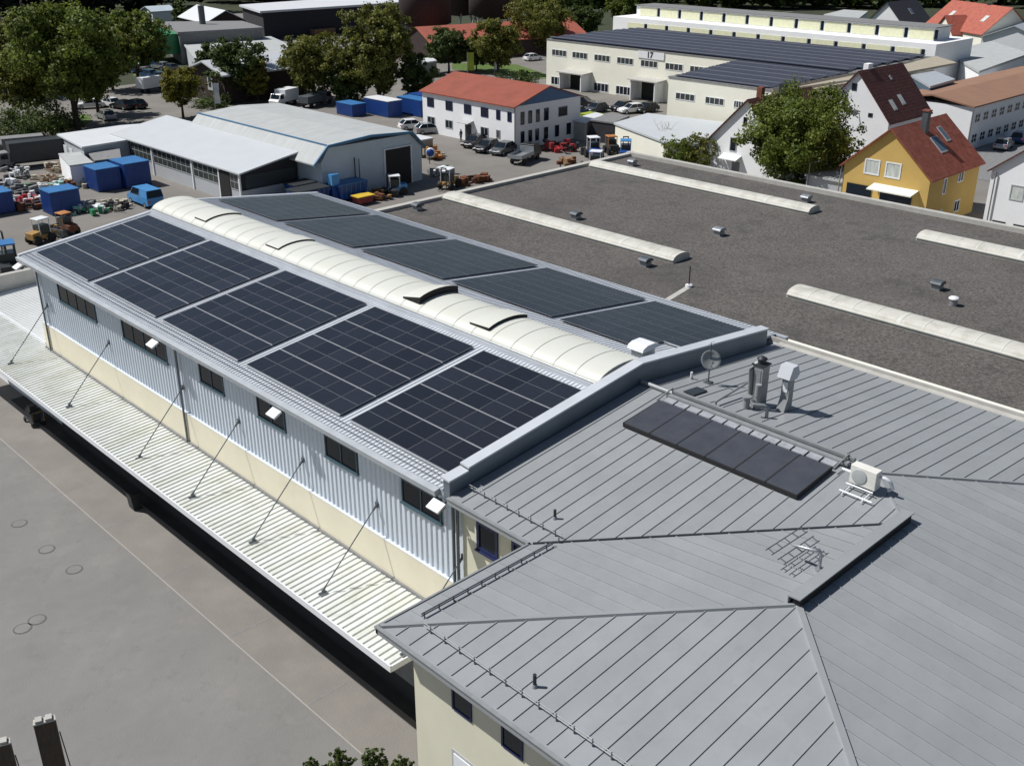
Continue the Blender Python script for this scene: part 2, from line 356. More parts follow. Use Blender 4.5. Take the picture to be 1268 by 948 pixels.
def win(parent, face, at, a, z, w, h, mull=0, rows=1, frame='grey_frame', pane='glass', fw=0.07, sill=None, name='window', out=0.05):
    """window: frame part + pane sub-part. face '-x' (plane x=at, a=y centre) or '-y' (plane y=at, a=x centre)"""
    fr, pn = MB(), MB()
    def bx(mb, a0, z0, a1, z1, o0, o1):
        if face == '-x': mb.box(at-o1, a0, z0, at-o0, a1, z1)
        elif face == '-y': mb.box(a0, at-o1, z0, a1, at-o0, z1)
    a0, a1, z0, z1 = a-w/2, a+w/2, z-h/2, z+h/2
    bx(fr, a0, z0, a0+fw, z1, -0.02, out); bx(fr, a1-fw, z0, a1, z1, -0.02, out)
    bx(fr, a0+fw, z0, a1-fw, z0+fw, -0.02, out); bx(fr, a0+fw, z1-fw, a1-fw, z1, -0.02, out)
    for i in range(1, mull+1):
        c = a0+w*i/(mull+1); bx(fr, c-fw*.4, z0+fw, c+fw*.4, z1-fw, -0.02, out-.005)
    for i in range(1, rows):
        c = z0+h*i/rows; bx(fr, a0+fw, c-fw*.3, a1-fw, c+fw*.3, -0.02, out-.01)
    if sill: bx(fr, a0-.05, z0-.07, a1+.05, z0, -0.02, out+sill)
    bx(pn, a0+fw*.5, z0+fw*.5, a1-fw*.5, z1-fw*.5, -0.01, 0.012)
    f = fr.build(name, frame, parent); pn.build('pane', pane, f)
    return f

ORD = ['first', 'second', 'third', 'fourth', 'fifth', 'sixth', 'seventh', 'eighth', 'ninth', 'tenth', 'eleventh', 'twelfth', 'thirteenth', 'fourteenth']

# ------------------------------------------------------------------ ground
g = MB(); N = 40
g.add([(-400, -400, 0), (1600, -400, 0), (1600, 1600, 0), (-400, 1600, 0)], [(0, 1, 2, 3)])
tag(g.build('ground', 'road'), kind='structure')
g = MB(); g.poly([(-60, -60, .004), (30, -60, .004), (30, 46, .004), (-60, 46, .004)])
tag(g.build('yard', 'yard'), kind='structure')
g = MB(); g.poly([(-2.74, -60, .008), (3, -60, .008), (3, 46, .008), (-2.74, 46, .008)])
tag(g.build('paved_strip', 'paver'), kind='structure')
g = MB(); g.poly([(-0.16, -3.4, .016), (3, -3.4, .016), (3, 46, .016), (-0.16, 46, .016)])  # near-black strip paints the canopy's shade onto the paving
tag(g.build('canopy_shade_strip', 'canopy_shade'), kind='structure')
g = MB(); g.poly([(-2.80, -60, .012), (-2.74, -60, .012), (-2.74, 46, .012), (-2.80, 46, .012)])
for yy in (31.5, 26.2, 20.0, 13.6, 7.5):
    g.poly([(-2.74, yy, .0125), (-0.7, yy, .0125), (-0.7, yy+.10, .0125), (-2.74, yy+.10, .0125)], 1)
tag(g.build('paving_joint', ['joint', 'grey']), kind='structure')
# far yards, grass and field
g = MB(); g.poly([(-200, 172, .005), (700, 172, .005), (700, 1500, .005), (-200, 1500, .005)])
g.poly([(185, -300, .006), (1500, -300, .006), (1500, 171, .006), (185, 171, .006)])
tag(g.build('field', 'field'), kind='structure')
def patch(name, pix, m, z=.02):
    g = MB(); pts = [P(*q, z) for q in pix]; g.poly(pts); return tag(g.build(name, m), kind='structure')
patch('verge', [(92, 152), (104, 156), (114, 150), (110, 142), (98, 142)], 'grass', .02)
patch('lawn', [(560, 86), (700, 100), (640, 80), (560, 78)], 'grass', .02)
patch('lawn', [(245, 128), (330, 124), (330, 118), (245, 121)], 'grass', .02)
patch('lawn', [(165, 95), (180, 93), (180, 84), (165, 84)], 'grass', .024)
patch('timber_yard', [(250, 60), (540, 60), (560, 10), (260, 18)], 'yard', .03)
patch('side_street', [(1170, 215), (1290, 235), (1290, 150), (1190, 170)], 'grey', .03)
# manhole covers
for i, (px, py, lb) in enumerate(((24, 648, 'round manhole cover in the yard nearest the canopy shadow'), (58, 680, 'round manhole cover between two other single covers'), (92, 705, 'round manhole cover standing nearest the paving joint'), (28, 778, 'outer cover of the touching manhole pair'), (46, 767, 'inner cover of the touching manhole pair'))):
    c = P(px, py, 0)
    t = thing('manhole_cover', (c.x, c.y, 0), lb, 'manhole', 'manhole covers in the concrete yard')
    m1 = MB(); m1.prism([(c.x+.34*math.cos(j*math.pi/14), c.y+.34*math.sin(j*math.pi/14)) for j in range(28)], .009, .018, 'z'); m1.build('lid', 'yard', t)
    m1 = MB(); m1.prism([(c.x+.41*math.cos(j*math.pi/14), c.y+.41*math.sin(j*math.pi/14)) for j in range(28)], .004, .012, 'z'); m1.build('rim', 'rim_iron', t)

# ------------------------------------------------------------------ warehouse hall
HE = 11.4; KR = 1.316/10.59
XR = 10.0
def zf(x): return HE+.12+KR*x            # front roof plane
def zb(x): return HE+.12+KR*(21.18-x)    # back roof plane
Y0, Y1 = 1.75, 39.2
hall = thing('warehouse_hall', (10, 20, 0), 'long white sheet metal warehouse hall with barrel skylight, solar modules and loading canopy', 'warehouse')
def ribbed(w, pitch, depth, top=.55):
    """trapezoid ribs: list of (offset, height)"""
    out = []; n = int(round(w/pitch)); p = w/n
    for i in range(n):
        b = i*p
        out += [(b, 0), (b+p*(1-top)*.5, 0), (b+p*(1-top)*.5+p*.12, depth), (b+p*(1-top)*.5+p*.12+p*(top-.24), depth), (b+p*(1-top)*.5+p*(top-.12)+p*.12, 0)]
    out.append((w, 0)); return out
# walls
w = MB()
w.box(.62, 1.3, 0, .9, 39.0, HE-.1); w.box(.9, 38.7, 0, 20.3, 39.0, HE-.1); w.box(20.0, 1.3, 0, 20.3, 38.7, HE-.1)
w.prism([(.62, HE-.1), (20.3, HE-.1), (10.2, zf(10.2)-.2)], 38.7, 39.0, 'y')
w.build('wall', 'wall_sheet', hall)
w = MB(); w.box(.45, 1.3, 5.0, .615, 39.0, 7.30); w.build('plinth', 'cream', hall)
# ribbed front cladding
w = MB(); pr = ribbed(39.0-1.3, 0.30, .05)
vs = []; fs = []
for o, d in pr: vs += [(.60-d, 1.3+o, 7.303), (.60-d, 1.3+o, HE-.02)]
for i in range(len(pr)-1): fs.append((2*i, 2*i+2, 2*i+3, 2*i+1))
w.add(vs, fs); w.box(.44, 1.3, 7.285, .6, 39.0, 7.302)
w.build('cladding', 'wall_sheet', hall)
# roof sheets with up-slope ribs
def roof_sheet(xa, xb, fz, name):
    r_ = MB(); pr = ribbed(Y1-Y0, 0.21, .035, .4)
    vs = []; fs = []
    for o, d in pr: vs += [(xa, Y0+o, fz(xa)-.06+d), (xb, Y0+o, fz(xb)-.06+d)]
    for i in range(len(pr)-1): fs.append((2*i, 2*i+1, 2*i+3, 2*i+2))
    r_.add(vs, fs)
    r_.slab([(xa, Y0, fz(xa)-.065), (xb, Y0, fz(xb)-.065), (xb, Y1, fz(xb)-.065), (xa, Y1, fz(xa)-.065)], .12)
    return r_.build(name, 'white_sheet', hall)
rf = roof_sheet(-0.02, 8.15, zf, 'roof'); rb = roof_sheet(20.55, 11.3, zb, 'roof')
# rake trims and eave gutter
t_ = MB()
for a, b in (((-.1, zf(-.1)+.02), (8.2, zf(8.2)+.02)), ((11.3, zb(11.3)+.02), (20.6, zb(20.6)+.02))):
    t_.slab([(a[0], Y1-.18, a[1]), (b[0], Y1-.18, b[1]), (b[0], Y1+.06, b[1]), (a[0], Y1+.06, a[1])], .2)
t_.build('rake_trim', 'white_sheet', hall)
t_ = MB()
t_.prism([(-.27, HE-.02), (-.03, HE+.03), (-.03, HE-.24), (-.23, HE-.24)], 1.9, Y1, 'y')
t_.prism([(-.02, HE-.05), (.5, HE-.05), (.5, HE-.24), (-.02, HE-.24)], 1.5, Y1-.05, 'y')
t_.build('gutter', 'zinc_light', hall)
for xx in (.16, .40):
    t_ = MB(); t_.tube([(xx, Y0+.1, zf(xx)+.035), (xx, Y1-.2, zf(xx)+.035)], .016, 6)
    t_.build('snow_guard', 'steel_dark', hall)
t_ = MB(); t_.box(20.5, 1.2, HE-.1, 20.75, Y1, HE+.10); t_.build('back_gutter', 'zinc_light', hall)
# skylight vault
VC, VW, VR, VZ = 9.75, 1.52, .52, zf(8.2)-.02
def arc(k, lift=0.0, n=14, w=VW):
    a = math.pi*k/n
    return VC-w*math.cos(a), VZ+.16+lift+VR*math.sin(a)
sk = MB(); n = 14; YA_, YB_ = 2.0, 38.95
vs = []; fs = []
ys = np.linspace(YA_, YB_, 31)
for y in ys:
    for k in range(n+1): x, z = arc(k); vs.append((x, y, z))
for i in range(len(ys)-1):
    for k in range(n): fs.append((i*(n+1)+k, i*(n+1)+k+1, (i+1)*(n+1)+k+1, (i+1)*(n+1)+k))
sk.add(vs, fs, 0, True)
for y in (YA_, YB_): sk.poly([(arc(k)[0], y, arc(k)[1]) for k in range(n+1)])
rb_ = sk
for y in ys:
    for k in range(n):
        (xa, za), (xb, zb_) = arc(k, .012), arc(k+1, .012)
        rb_.add([(xa, y-.014, za), (xa, y+.014, za), (xb, y+.014, zb_), (xb, y-.014, zb_)], [(0, 1, 2, 3)], 1)
skl = sk.build('skylight', ['vault', 'vault_rib'], hall)
cb = MB(); cb.box(VC-VW-.10, YA_-.05, VZ-.25, VC-VW+.02, YB_+.05, VZ+.17); cb.box(VC+VW-.02, YA_-.05, VZ-.25, VC+VW+.10, YB_+.05, VZ+.17)
cb.box(VC-VW+.02, YB_, VZ-.25, VC+VW-.02, YB_+.05, VZ+.17)
cb.build('skylight_curb', 'white_sheet', skl)
cb = MB(); cb.tube([(VC-VW-.02, YA_, VZ+.22), (VC-VW-.02, YB_, VZ+.22)], .03, 6); cb.build('skylight_rail', 'steel', skl)
for (px, py, open_) in ((300, 258, .0), (360, 297, .0), (537, 360, .26), (612, 394, .06)):
    yc = P(px, py, VZ+.16+VR)[1]
    fl = MB(); vs = []
    k0, k1 = (3, 11)
    for dy in (-.62, .62):
        for k in range(k0, k1+1):
            x, z = arc(k, .09 + (open_*(.5-dy/1.24)))
            vs.append((x, yc+dy, z))
    nn = k1-k0+1
    fl.add(vs, [(i, i+1, nn+i+1, nn+i) for i in range(nn-1)], 0, True)
    fl.build('smoke_flap', 'vault', skl)
    dk = MB(); vs = []
    for dz in (0.0, .085+open_):
        for k in range(k0, k1+1): x, z = arc(k, .01+dz*.95); vs.append((x, yc-.60, z))
    dk.add(vs, [(i, i+1, nn+i+1, nn+i) for i in range(nn-1)])
    vs = []
    for dy in (-.62, .62):
        for dz in (0, 1): x, z = arc(k0, .01+dz*(.085+open_*(.5-dy/1.24))); vs.append((x-.005, yc+dy, z))
    dk.add(vs, [(0, 1, 3, 2)])
    dk.build('flap_gap', 'black', skl)
# fire wall parapet
pp = MB(); off_ = .50
prof = [(-.05, HE-.35), (-.05, HE+.52), (.85, zf(.85)+.36), (.86, zf(.86)+off_), (XR+.1, zf(XR+.1)+off_-.02), (19.1, zb(19.1)+off_), (19.1, HE-.35)]
pp.prism(prof, 1.34, 1.66, 'y'); pp.build('parapet', 'zinc_mid', hall)
cp = MB()
for a, b in (((.80, zf(.8)+off_+.02), (XR+.1, zf(XR+.1)+off_+.0)), ((XR+.1, zf(XR+.1)+off_+.0), (19.15, zb(19.15)+off_+.02)), ((-.1, HE+.54), (.80, zf(.8)+.40))):
    cp.slab([(a[0], 1.29, a[1]+.02), (b[0], 1.29, b[1]+.02), (b[0], 1.74, b[1]+.05), (a[0], 1.74, a[1]+.05)], .07)
cp.build('parapet_cap', 'white_sheet', hall)
# front windows
for (yc, zc, ww, hh, ml) in ((33.3, 10.0, 4.75, 1.1, 3), (25.35, 10.0, 4.75, 1.1, 3), (18.7, 10.05, 2.15, 1.0, 1), (13.7, 10.0, 2.15, 1.0, 1), (8.62, 10.0, 2.15, 1.0, 1), (3.65, 9.97, 2.25, 1.02, 1)):
    win(hall, '-x', .55, yc, zc, ww, hh, mull=ml, frame='teal_frame', pane='glass', fw=.065, sill=.04, out=.05)
# downpipes
for y, z1 in ((38.2, 5.2), (21.7, 5.4)):
    d_ = MB(); d_.tube([(-.05, y, HE-.1), (.38, y, HE-.7), (.38, y, z1)], .055, 8); d_.build('downpipe', 'steel_dark', hall)
for y in (1.60, 1.38):
    d_ = MB(); d_.tube([(.3, y, HE-.15), (.3, y, 5.6)], .06, 8); d_.build('downpipe', 'steel_dark', hall)
# canopy over the loading dock
CY0, CY1 = 1.75-.1, 52.0
ca = MB(); pr = ribbed(CY1-CY0, 0.315, .055, .56)
XE, XI, ZE, ZI = -2.72, .50, 5.42, 5.62
vs = []; fs = []
for o, d in pr: vs += [(XE, CY0+o, ZE+d), (XI, CY0+o, ZI+d)]
for i in range(len(pr)-1): fs.append((2*i, 2*i+1, 2*i+3, 2*i+2))
ca.add(vs, fs)
ca.slab([(XE, CY0, ZE-.004), (XI, CY0, ZI-.004), (XI, CY1, ZI-.004), (XE, CY1, ZE-.004)], .05)
can = ca.build('canopy', 'canopy', hall)
ce = MB(); ce.box(XE-.06, CY0-.05, ZE-.20, XE+.0, CY1, ZE+.075); ce.box(XE, CY0-.06, ZE-.2, XI, CY0-.002, ZE+.05)
ce.build('canopy_fascia', 'white_paint', can)
ce = MB(); ce.box(.36, CY0, ZI+.03, .452, 39.0, ZI+.14); ce.build('canopy_flashing', 'grey', can)
ce = MB()
for yy in (38.4, 30.3, 22.2, 17.0, 11.9, 6.8, 1.9): ce.box(XE+.1, yy-.07, ZE-.35, .45, yy+.07, ZE-.06)
ce.build('canopy_beams', 'steel_dark', can)
for i, yy in enumerate((37.8, 29.75, 21.7, 16.58, 11.46, 6.4, 1.38)):
    s_ = MB(); zb0 = ZE+.2; yb = yy+.4; a = Vector((.52, yy, 8.62)); b = Vector((-2.0, yb, zb0))
    s_.tube([a, b], .024, 6)
    dr = (b-a).normalized()
    s_.tube([a, a+dr*.28], .05, 6); s_.tube([b-dr*.30, b], .025, 6, r2=.075)
    s_.cbox(b+Vector((0, 0, -.06)), (.34, .10, .05)); s_.cbox(a, (.08, .14, .22))
    s_.build('stay_rod', 'steel_dark', can)
# dock wall, doors and platform under the canopy; near-black wall and office-side sheet paint in its shade
dw = MB(); dw.box(.45, 1.3, 0, .615, 39, 4.99); dw.box(.38, -3.2, 0, .445, 1.29, 5.3); dwo = dw.build('dock_wall_with_shade', 'dim', hall)
for k in range(7):
    d_ = MB(); y0_ = 4+k*5.0; d_.box(.40, y0_, 1.0, .448, y0_+2.8, 4.2); d_.build('dock_door', 'grey', dwo)
# low annex beyond the far end
annex = thing('side_annex', (5, 44, 0), 'low white ribbed roof annex with a parapet beyond the far hall gable', 'annex')
a_ = MB(); a_.box(.75, 39.3, 0, 12, 50.6, 5.2); a_.build('wall', 'white_wall', annex)
a_ = MB(); pr = ribbed(11.3, 0.30, .05)
vs = []; fs = []
for o, d in pr: vs += [(.55, 39.3+o, 5.72+d), (12, 39.3+o, 6.2+d)]
for i in range(len(pr)-1): fs.append((2*i, 2*i+1, 2*i+3, 2*i+2))
a_.add(vs, fs); a_.slab([(.55, 39.3, 5.71), (12, 39.3, 6.19), (12, 50.6, 6.19), (.55, 50.6, 5.71)], .5)
a_.build('roof', 'white_rib', annex)
a_ = MB(); a_.box(.50, 39.3, 5.64, .58, 50.9, 5.86); a_.build('edge_trim', 'white_paint', annex)
a_ = MB(); a_.box(-2.0, 50.6, 5.3, 12, 50.95, 6.9); a_.box(-2.05, 50.55, 6.9, 12.05, 51.0, 6.98); a_.build('parapet', 'concrete', annex)
# roof cowl on the ridge by the parapet
c = Vector((11.9, 2.75, zb(11.9)))
cw = MB(); cw.cbox(c+Vector((0, 0, .18)), (.8, .62, .36)); o = cw.build('roof_cowl', 'steel', hall)
cw = MB(); cw.prism([(c.x-.55, c.z+.36), (c.x-.5, c.z+.50), (c.x-.25, c.z+.60), (c.x+.25, c.z+.60), (c.x+.5, c.z+.50), (c.x+.55, c.z+.36)], c.y-.42, c.y+.42, 'y')
cw.build('cowl_hood', 'white_paint', o)

# floodlights on the eave
for y, lb in ((38.66, 'white floodlight at the far end of the hall eave'), (22.26, 'white floodlight over the second wide hall window'), (11.81, 'white floodlight over the narrow window mid hall'), (1.65, 'white floodlight at the eave corner beside the grey roof')):
    t = thing('floodlight', (-.3, y, 11.0), lb, 'floodlight', 'floodlights along the hall eave')
    m1 = MB(); m1.cbox((-.42, y, 10.98), (.42, .62, .09), ry=R(-28)); m1.build('lamp_housing', 'white_paint', t)
    m1 = MB(); m1.cbox((-.22, y, 10.90), (.16, .34, .16), ry=R(-28)); m1.tube([(-.2, y, 10.9), (.1, y, 10.95), (.55, y, 10.9)], .03, 6); m1.build('bracket', 'dark', t)

# ------------------------------------------------------------------ solar modules
ML, MW = 1.722, 1.134
def module_proto():
    # local axes: x up-slope, y along the eave
    t = bpy.data.objects.new('solar_module', None); COL.objects.link(t)
    g_ = MB()
    g_.box(.012, .012, .02, ML/2-.014, MW-.012, .033); g_.box(ML/2+.014, .012, .02, ML-.012, MW-.012, .033)
    c_ = g_.build('cells', 'pv', None); c_.parent = t
    f_ = MB(); f_.box(0, 0, 0, ML, .012, .036); f_.box(0, MW-.012, 0, ML, MW, .036)
    f_.box(0, .012, 0, .012, MW-.012, .036); f_.box(ML-.012, .012, 0, ML, MW-.012, .036)
    f_.box(ML/2-.014, .012, .0, ML/2+.014, MW-.012, .031)
    fo = f_.build('frame', 'pv_gap', None); fo.parent = t
    return t
proto = module_proto(); used = False
slope = math.atan(KR)
blocks = [(2.2, 5), (8.62, 6), (16.22, 6), (23.82, 6), (31.43, 6)]
PC = (7.63-.58)/6 + 0  # unused spacing guard
def place_mod(loc, rz, tilt, label, group):
    global used
    o = proto if not used else copy_tree(proto); used = True
    o.matrix_world = Matrix.Translation(loc) @ Matrix.Rotation(rz, 4, 'Z') @ Matrix.Rotation(-tilt, 4, 'Y')
    tag(o, label, 'solar module', group)
for bi, (yb, nc) in enumerate(blocks):
    for row in range(4):
        for c in range(nc):
            s = .66 + row*1.778
            x = s*math.cos(slope)
            place_mod((x, yb+c*1.156, zf(x)+.05), 0, slope, f'black solar module, {ORD[bi]} front block from the parapet, {["eave row","second row","third row","skylight row"][row]}, {ORD[c]} column', 'solar modules on the eave side of the hall roof')
    # clamps / rails seen as light lines between rows
for bi, (yb, nc) in enumerate([(2.3, 5)]+blocks[1:]):
    for row in range(4):
        for c in range(nc):
            if bi == 0 and row == 3 and c < 1: continue
            s = 1.05 + row*1.76 + 1.722 - 0
            xx = 20.55 - (1.2 + row*1.74) * math.cos(slope)
            place_mod((xx, yb+c*1.156+MW, zb(xx)+.05), math.pi, slope, f'black solar module, {ORD[bi]} rear block from the parapet, {["gravel side row","second row","third row","skylight row"][row]}, {ORD[c]} column', 'solar modules on the gravel side of the hall roof')
for bi, (yb, nc) in enumerate(blocks):
    rl = MB()
    for row in range(5):
        s = .63+row*1.778; x = s*math.cos(slope)
        rl.cbox((x-.0, yb+nc*.578, zf(x)+.045), (.05, nc*1.156-.05, .05))
    o = rl.build('mounting_rails', 'rail', hall)
    rl = MB()
    for row in range(1, 4):
        xx = 20.55-(1.2+row*1.74-.01)*math.cos(slope)
        rl.cbox((xx, yb+nc*.578, zb(xx)+.045), (.03, nc*1.156-.05, .05))
    rl.build('mounting_rails', 'rail', hall)

# ------------------------------------------------------------------ grey standing-seam building
ZE2 = 11.345; K2 = .106
XI2, XO, YI, CC = -.12, -6.16, -2.73, 8.17
P3 = Vector((XI2+CC, YI-CC, ZE2+K2*CC)); P2 = Vector((XO+CC, YI-CC, ZE2+K2*CC))
RX = 10.03; HR = ZE2+K2*(RX-XI2); P1 = Vector((RX, P3.y+(RX-P3.x), HR))
XB = 19.7; ZB = HR-K2*(XB-RX); YB = P1.y-(XB-RX)
YA = YI-2*CC
off = thing('office_building', (4, -8, 0), 'cream office building under a large grey standing seam hip roof', 'building')
w = MB()
w.box(.45, -12, 0, 19.4, 1.29, ZE2-.15)                       # main body
w.box(XO+.62, YA+.6, 0, .44, YI-.62, ZE2-.15); w.build('wall', 'olive_plaster', off)
roofm = MB()
def seamed(poly, d, org, sp, lo, hi):
    pass
faces = {
 'D': ([Vector((XI2, 1.29, ZE2)), Vector((XI2, YI, ZE2)), P3, P1, Vector((RX, 1.29, HR))], 'x'),
 'E': ([Vector((RX, 1.29, HR)), P1, Vector((XB, YB, ZB)), Vector((XB, 1.29, ZB))], 'x'),
 'B': ([Vector((XI2, YI, ZE2)), Vector((XO, YI, ZE2)), P2, P3], 'y'),
 'A': ([Vector((XO, YI, ZE2)), Vector((XO, YA, ZE2)), P2], 'x'),
 'C1': ([P3, P2, Vector((XO, YA, ZE2)), Vector((P3.x, YA, ZE2))], 'y'),
 'C2': ([P1, P3, Vector((P3.x, YA, ZE2)), Vector((XB+(YB-YA), YA, ZE2)), Vector((XB, YB, ZB))], 'y'),
}
def half(poly, axis, c, keep_above):
    out = []
    for i in range(len(poly)):
        a, b = poly[i], poly[(i+1) % len(poly)]
        ina = (a[axis] >= c) == keep_above or abs(a[axis]-c) < 1e-9; inb = (b[axis] >= c) == keep_above or abs(b[axis]-c) < 1e-9
        if ina: out.append(a)
        if ina != inb: out.append(a.lerp(b, (c-a[axis])/(b[axis]-a[axis])))
    return out
SP = .58
def seam_lines(pl, ax):
    lo = min(p[ax] for p in pl); hi = max(p[ax] for p in pl); c = math.ceil(lo/SP)*SP+.13-SP; out = []
    while c < hi:
        if c > lo+.02: out.append(c)
        c += SP
    return lo, hi, out
for k, (pl, d) in faces.items():
    ax = 1 if d == 'x' else 0
    lo, hi, cs = seam_lines(pl, ax); ed = [lo-1]+cs+[hi+1]
    for a_, b_ in zip(ed[:-1], ed[1:]):
        q = half(half(pl, ax, a_, True), ax, b_, False)
        if len(q) > 2: roofm.slab(q, .06)
def clip(poly, axis, c):
    """segment where plane axis=c cuts the polygon (plan view, convex)"""
    o = []
    for i in range(len(poly)):
        a, b = poly[i], poly[(i+1) % len(poly)]
        if (a[axis]-c)*(b[axis]-c) < 0:
            t = (c-a[axis])/(b[axis]-a[axis]); o.append(a.lerp(b, t))
    return o if len(o) == 2 else None
sm = roofm
def seam_strip(a, b, h=.030, wd=.012):
    d = (b-a); L_ = d.length
    if L_ < .15: return
    dh = Vector((d.x, d.y, 0)).normalized(); s_ = Vector((-dh.y, dh.x, 0))*wd
    up = Vector((0, 0, h))
    sm.add([a-s_, a+s_, b+s_, b-s_, a-s_+up, a+s_+up, b+s_+up, b-s_+up], [(4, 5, 6, 7), (0, 1, 5, 4), (1, 2, 6, 5), (2, 3, 7, 6), (3, 0, 4, 7)])
for k, (pl, d) in faces.items():
    ax = 1 if d == 'x' else 0
    for c in seam_lines(pl, ax)[2]:
        s_ = clip(pl, ax, c)
        if s_:
            a, b = s_
            m_ = (b-a).normalized()*.05
            seam_strip(a+m_, b-m_)
groof = roofm.build('roof', 'zinc', off)
def hipcap(a, b, wd=.09, h=.07, nm='hip_cap', mm='zinc'):
    hp = MB(); d = b-a; dh = Vector((d.x, d.y, 0)).normalized(); s_ = Vector((-dh.y, dh.x, 0))*wd
    up = Vector((0, 0, h)); lo_ = Vector((0, 0, -.02))
    hp.add([a-s_+lo_, a+s_+lo_, b+s_+lo_, b-s_+lo_, a-s_*.7+up, a+s_*.7+up, b+s_*.7+up, b-s_*.7+up], [(4, 5, 6, 7), (0, 1, 5, 4), (1, 2, 6, 5), (2, 3, 7, 6), (3, 0, 4, 7)])
    hp.build(nm, mm, groof)
hipcap(Vector((XO, YI, ZE2)), P2); hipcap(Vector((XO, YA, ZE2)), P2, .12, .06); hipcap(P1, P3, .05, .03); hipcap(P1, Vector((XB, YB, ZB)), .06, .07)
va = Vector((XI2, YI, ZE2+.015)); hipcap(va, P3+Vector((0, 0, .012)), .04, .035, 'valley_gutter', 'zinc_dark')
# raised ridge vent along P2-P3 (open louvre on the low side)
rv = MB(); z0 = P2.z-.05
rv.box(P2.x-.12, P2.y-.10, z0, P3.x+.22, P2.y+.12, z0+.33, 1)
rv.slab([(P2.x-.2, P2.y-.14, z0+.38), (P3.x+.3, P2.y-.14, z0+.38), (P3.x+.3, P2.y+.22, z0+.36), (P2.x-.2, P2.y+.22, z0+.36)], .04)
rv.box(P2.x-.2, P2.y+.221, z0+.02, P3.x+.3, P2.y+.25, z0+.36)
rv.build('ridge_vent', ['zinc', 'black'], groof)
# main ridge tube
rr = MB(); rr.tube([(RX, 1.25, HR+.10), (RX, -.35, HR+.10)], .09, 10); rr.build('ridge_pipe', 'zinc', groof)
rr = MB(); rr.box(RX-.1, -8.6, HR-.02, RX+.1, -.35, HR+.10); rr.build('ridge_cap', 'zinc', groof)
# fascia and gutters
fa = MB()
fa.box(XO-.10, YA, ZE2-.22, XO-.005, YI+.10, ZE2-.005); fa.box(XO-.1, YI+.005, ZE2-.22, XI2-.1, YI+.10, ZE2-.005)
fa.box(XI2-.10, YI+.11, ZE2-.22, XI2-.005, 1.29, ZE2-.005)
fa.box(XO+.0, YA, ZE2-.26, XO+.6, YI-.62, ZE2-.15); fa.box(XO+.6, YI-.62, ZE2-.26, .44, YI, ZE2-.15); 
fa.build('fascia', 'zinc', off)
fa = MB(); fa.box(XO-.14, YA, ZE2-.01, XO-.02, YI+.12, ZE2+.03); fa.box(XO-.02, YI+.05, ZE2-.01, XI2-.13, YI+.12, ZE2+.03); fa.box(XI2-.14, YI+.12, ZE2-.01, XI2-.02, 1.29, ZE2+.03)
fa.build('gutter_lip', 'duct', off)
fa = MB(); fa.box(XB, -20, ZB-.15, XB+.35, 1.2, ZB+.02); fa.box(XB+.35, -20, ZB-.15, XB+.45, 38, ZB+.16)
fa.build('back_gutter', 'concrete', off)
# snow guards
def snow(a, b, inward, n):
    s_ = MB(); inward = Vector(inward)
    for h in (.12, .21): s_.tube([a+Vector((0, 0, h)), b+Vector((0, 0, h))], .016, 6)
    for i in range(n):
        q = a.lerp(b, (i+.5)/n); s_.cbox(q+Vector((0, 0, .11)), (.03, .03, .24), 1)
    s_.build('snow_guard', ['duct', 'steel_dark'], groof)
inx = .75
snow(Vector((XO+inx, YI-1.0, ZE2+K2*inx)), Vector((XO+inx, YA+1.0, ZE2+K2*inx)), (-1, 0, -K2*2), 24)
snow(Vector((XI2+inx, 1.15, ZE2+K2*inx)), Vector((XI2+inx, YI-.55, ZE2+K2*inx)), (-1, 0, -K2*2), 8)
s_ = MB()
for h in (.10, .17): s_.tube([(XO+1.0, YI-.6, ZE2+K2*.6+h), (XI2+.3, YI-.6, ZE2+K2*.6+h)], .022, 6)
for i in range(11): s_.cbox((XO+1.1+i*.55, YI-.6, ZE2+K2*.6+.09), (.03, .03, .2))
s_.build('snow_guard', 'steel_dark', groof)
# windows of the office building
for a in (-4.98+0, -6.95, -8.9, -10.9): win(off, '-x', XO+.62, a-.45, 9.98, .80, .88, 0, frame='navy_frame', pane='glass', fw=.07, out=.04)
d_ = MB(); d_.box(XO+.60, -7.0, 3.6, XO+.66, -4.95, 8.05); d_.build('panel_frame', 'grey_frame', off)
d_ = MB(); d_.box(XO+.57, -6.9, 3.7, XO+.598, -5.05, 7.95); d_.build('white_panel', 'white_paint', off)
win(off, '-x', .45, -.02, 10.0, 1.05, 1.15, 0, frame='navy_frame', pane='glass', fw=.12, out=.06, sill=.05)
win(off, '-x', .45, -1.75, 10.0, 1.05, 1.15, 0, frame='navy_frame', pane='glass', fw=.12, out=.06, sill=.05)

def RD(px, py):
    """point on the front slope of the grey roof"""
    d = _ray(px, py); t = (ZE2+K2*(CAM[0]-XI2)-CAM[2])/(d[2]-K2*d[0]); return Vector((CAM+d*t).tolist())
def RE(px, py):
    d = _ray(px, py); t = (HR+K2*(RX-CAM[0])-CAM[2])/(d[2]+K2*d[0]); return Vector((CAM+d*t).tolist())
def RB(px, py):
    d = _ray(px, py); t = (ZE2+K2*(YI-CAM[1])-CAM[2])/(d[2]+K2*d[1]); return Vector((CAM+d*t).tolist())
def RA(px, py):
    d = _ray(px, py); t = (ZE2+K2*(CAM[0]-XO)-CAM[2])/(d[2]-K2*d[0]); return Vector((CAM+d*t).tolist())

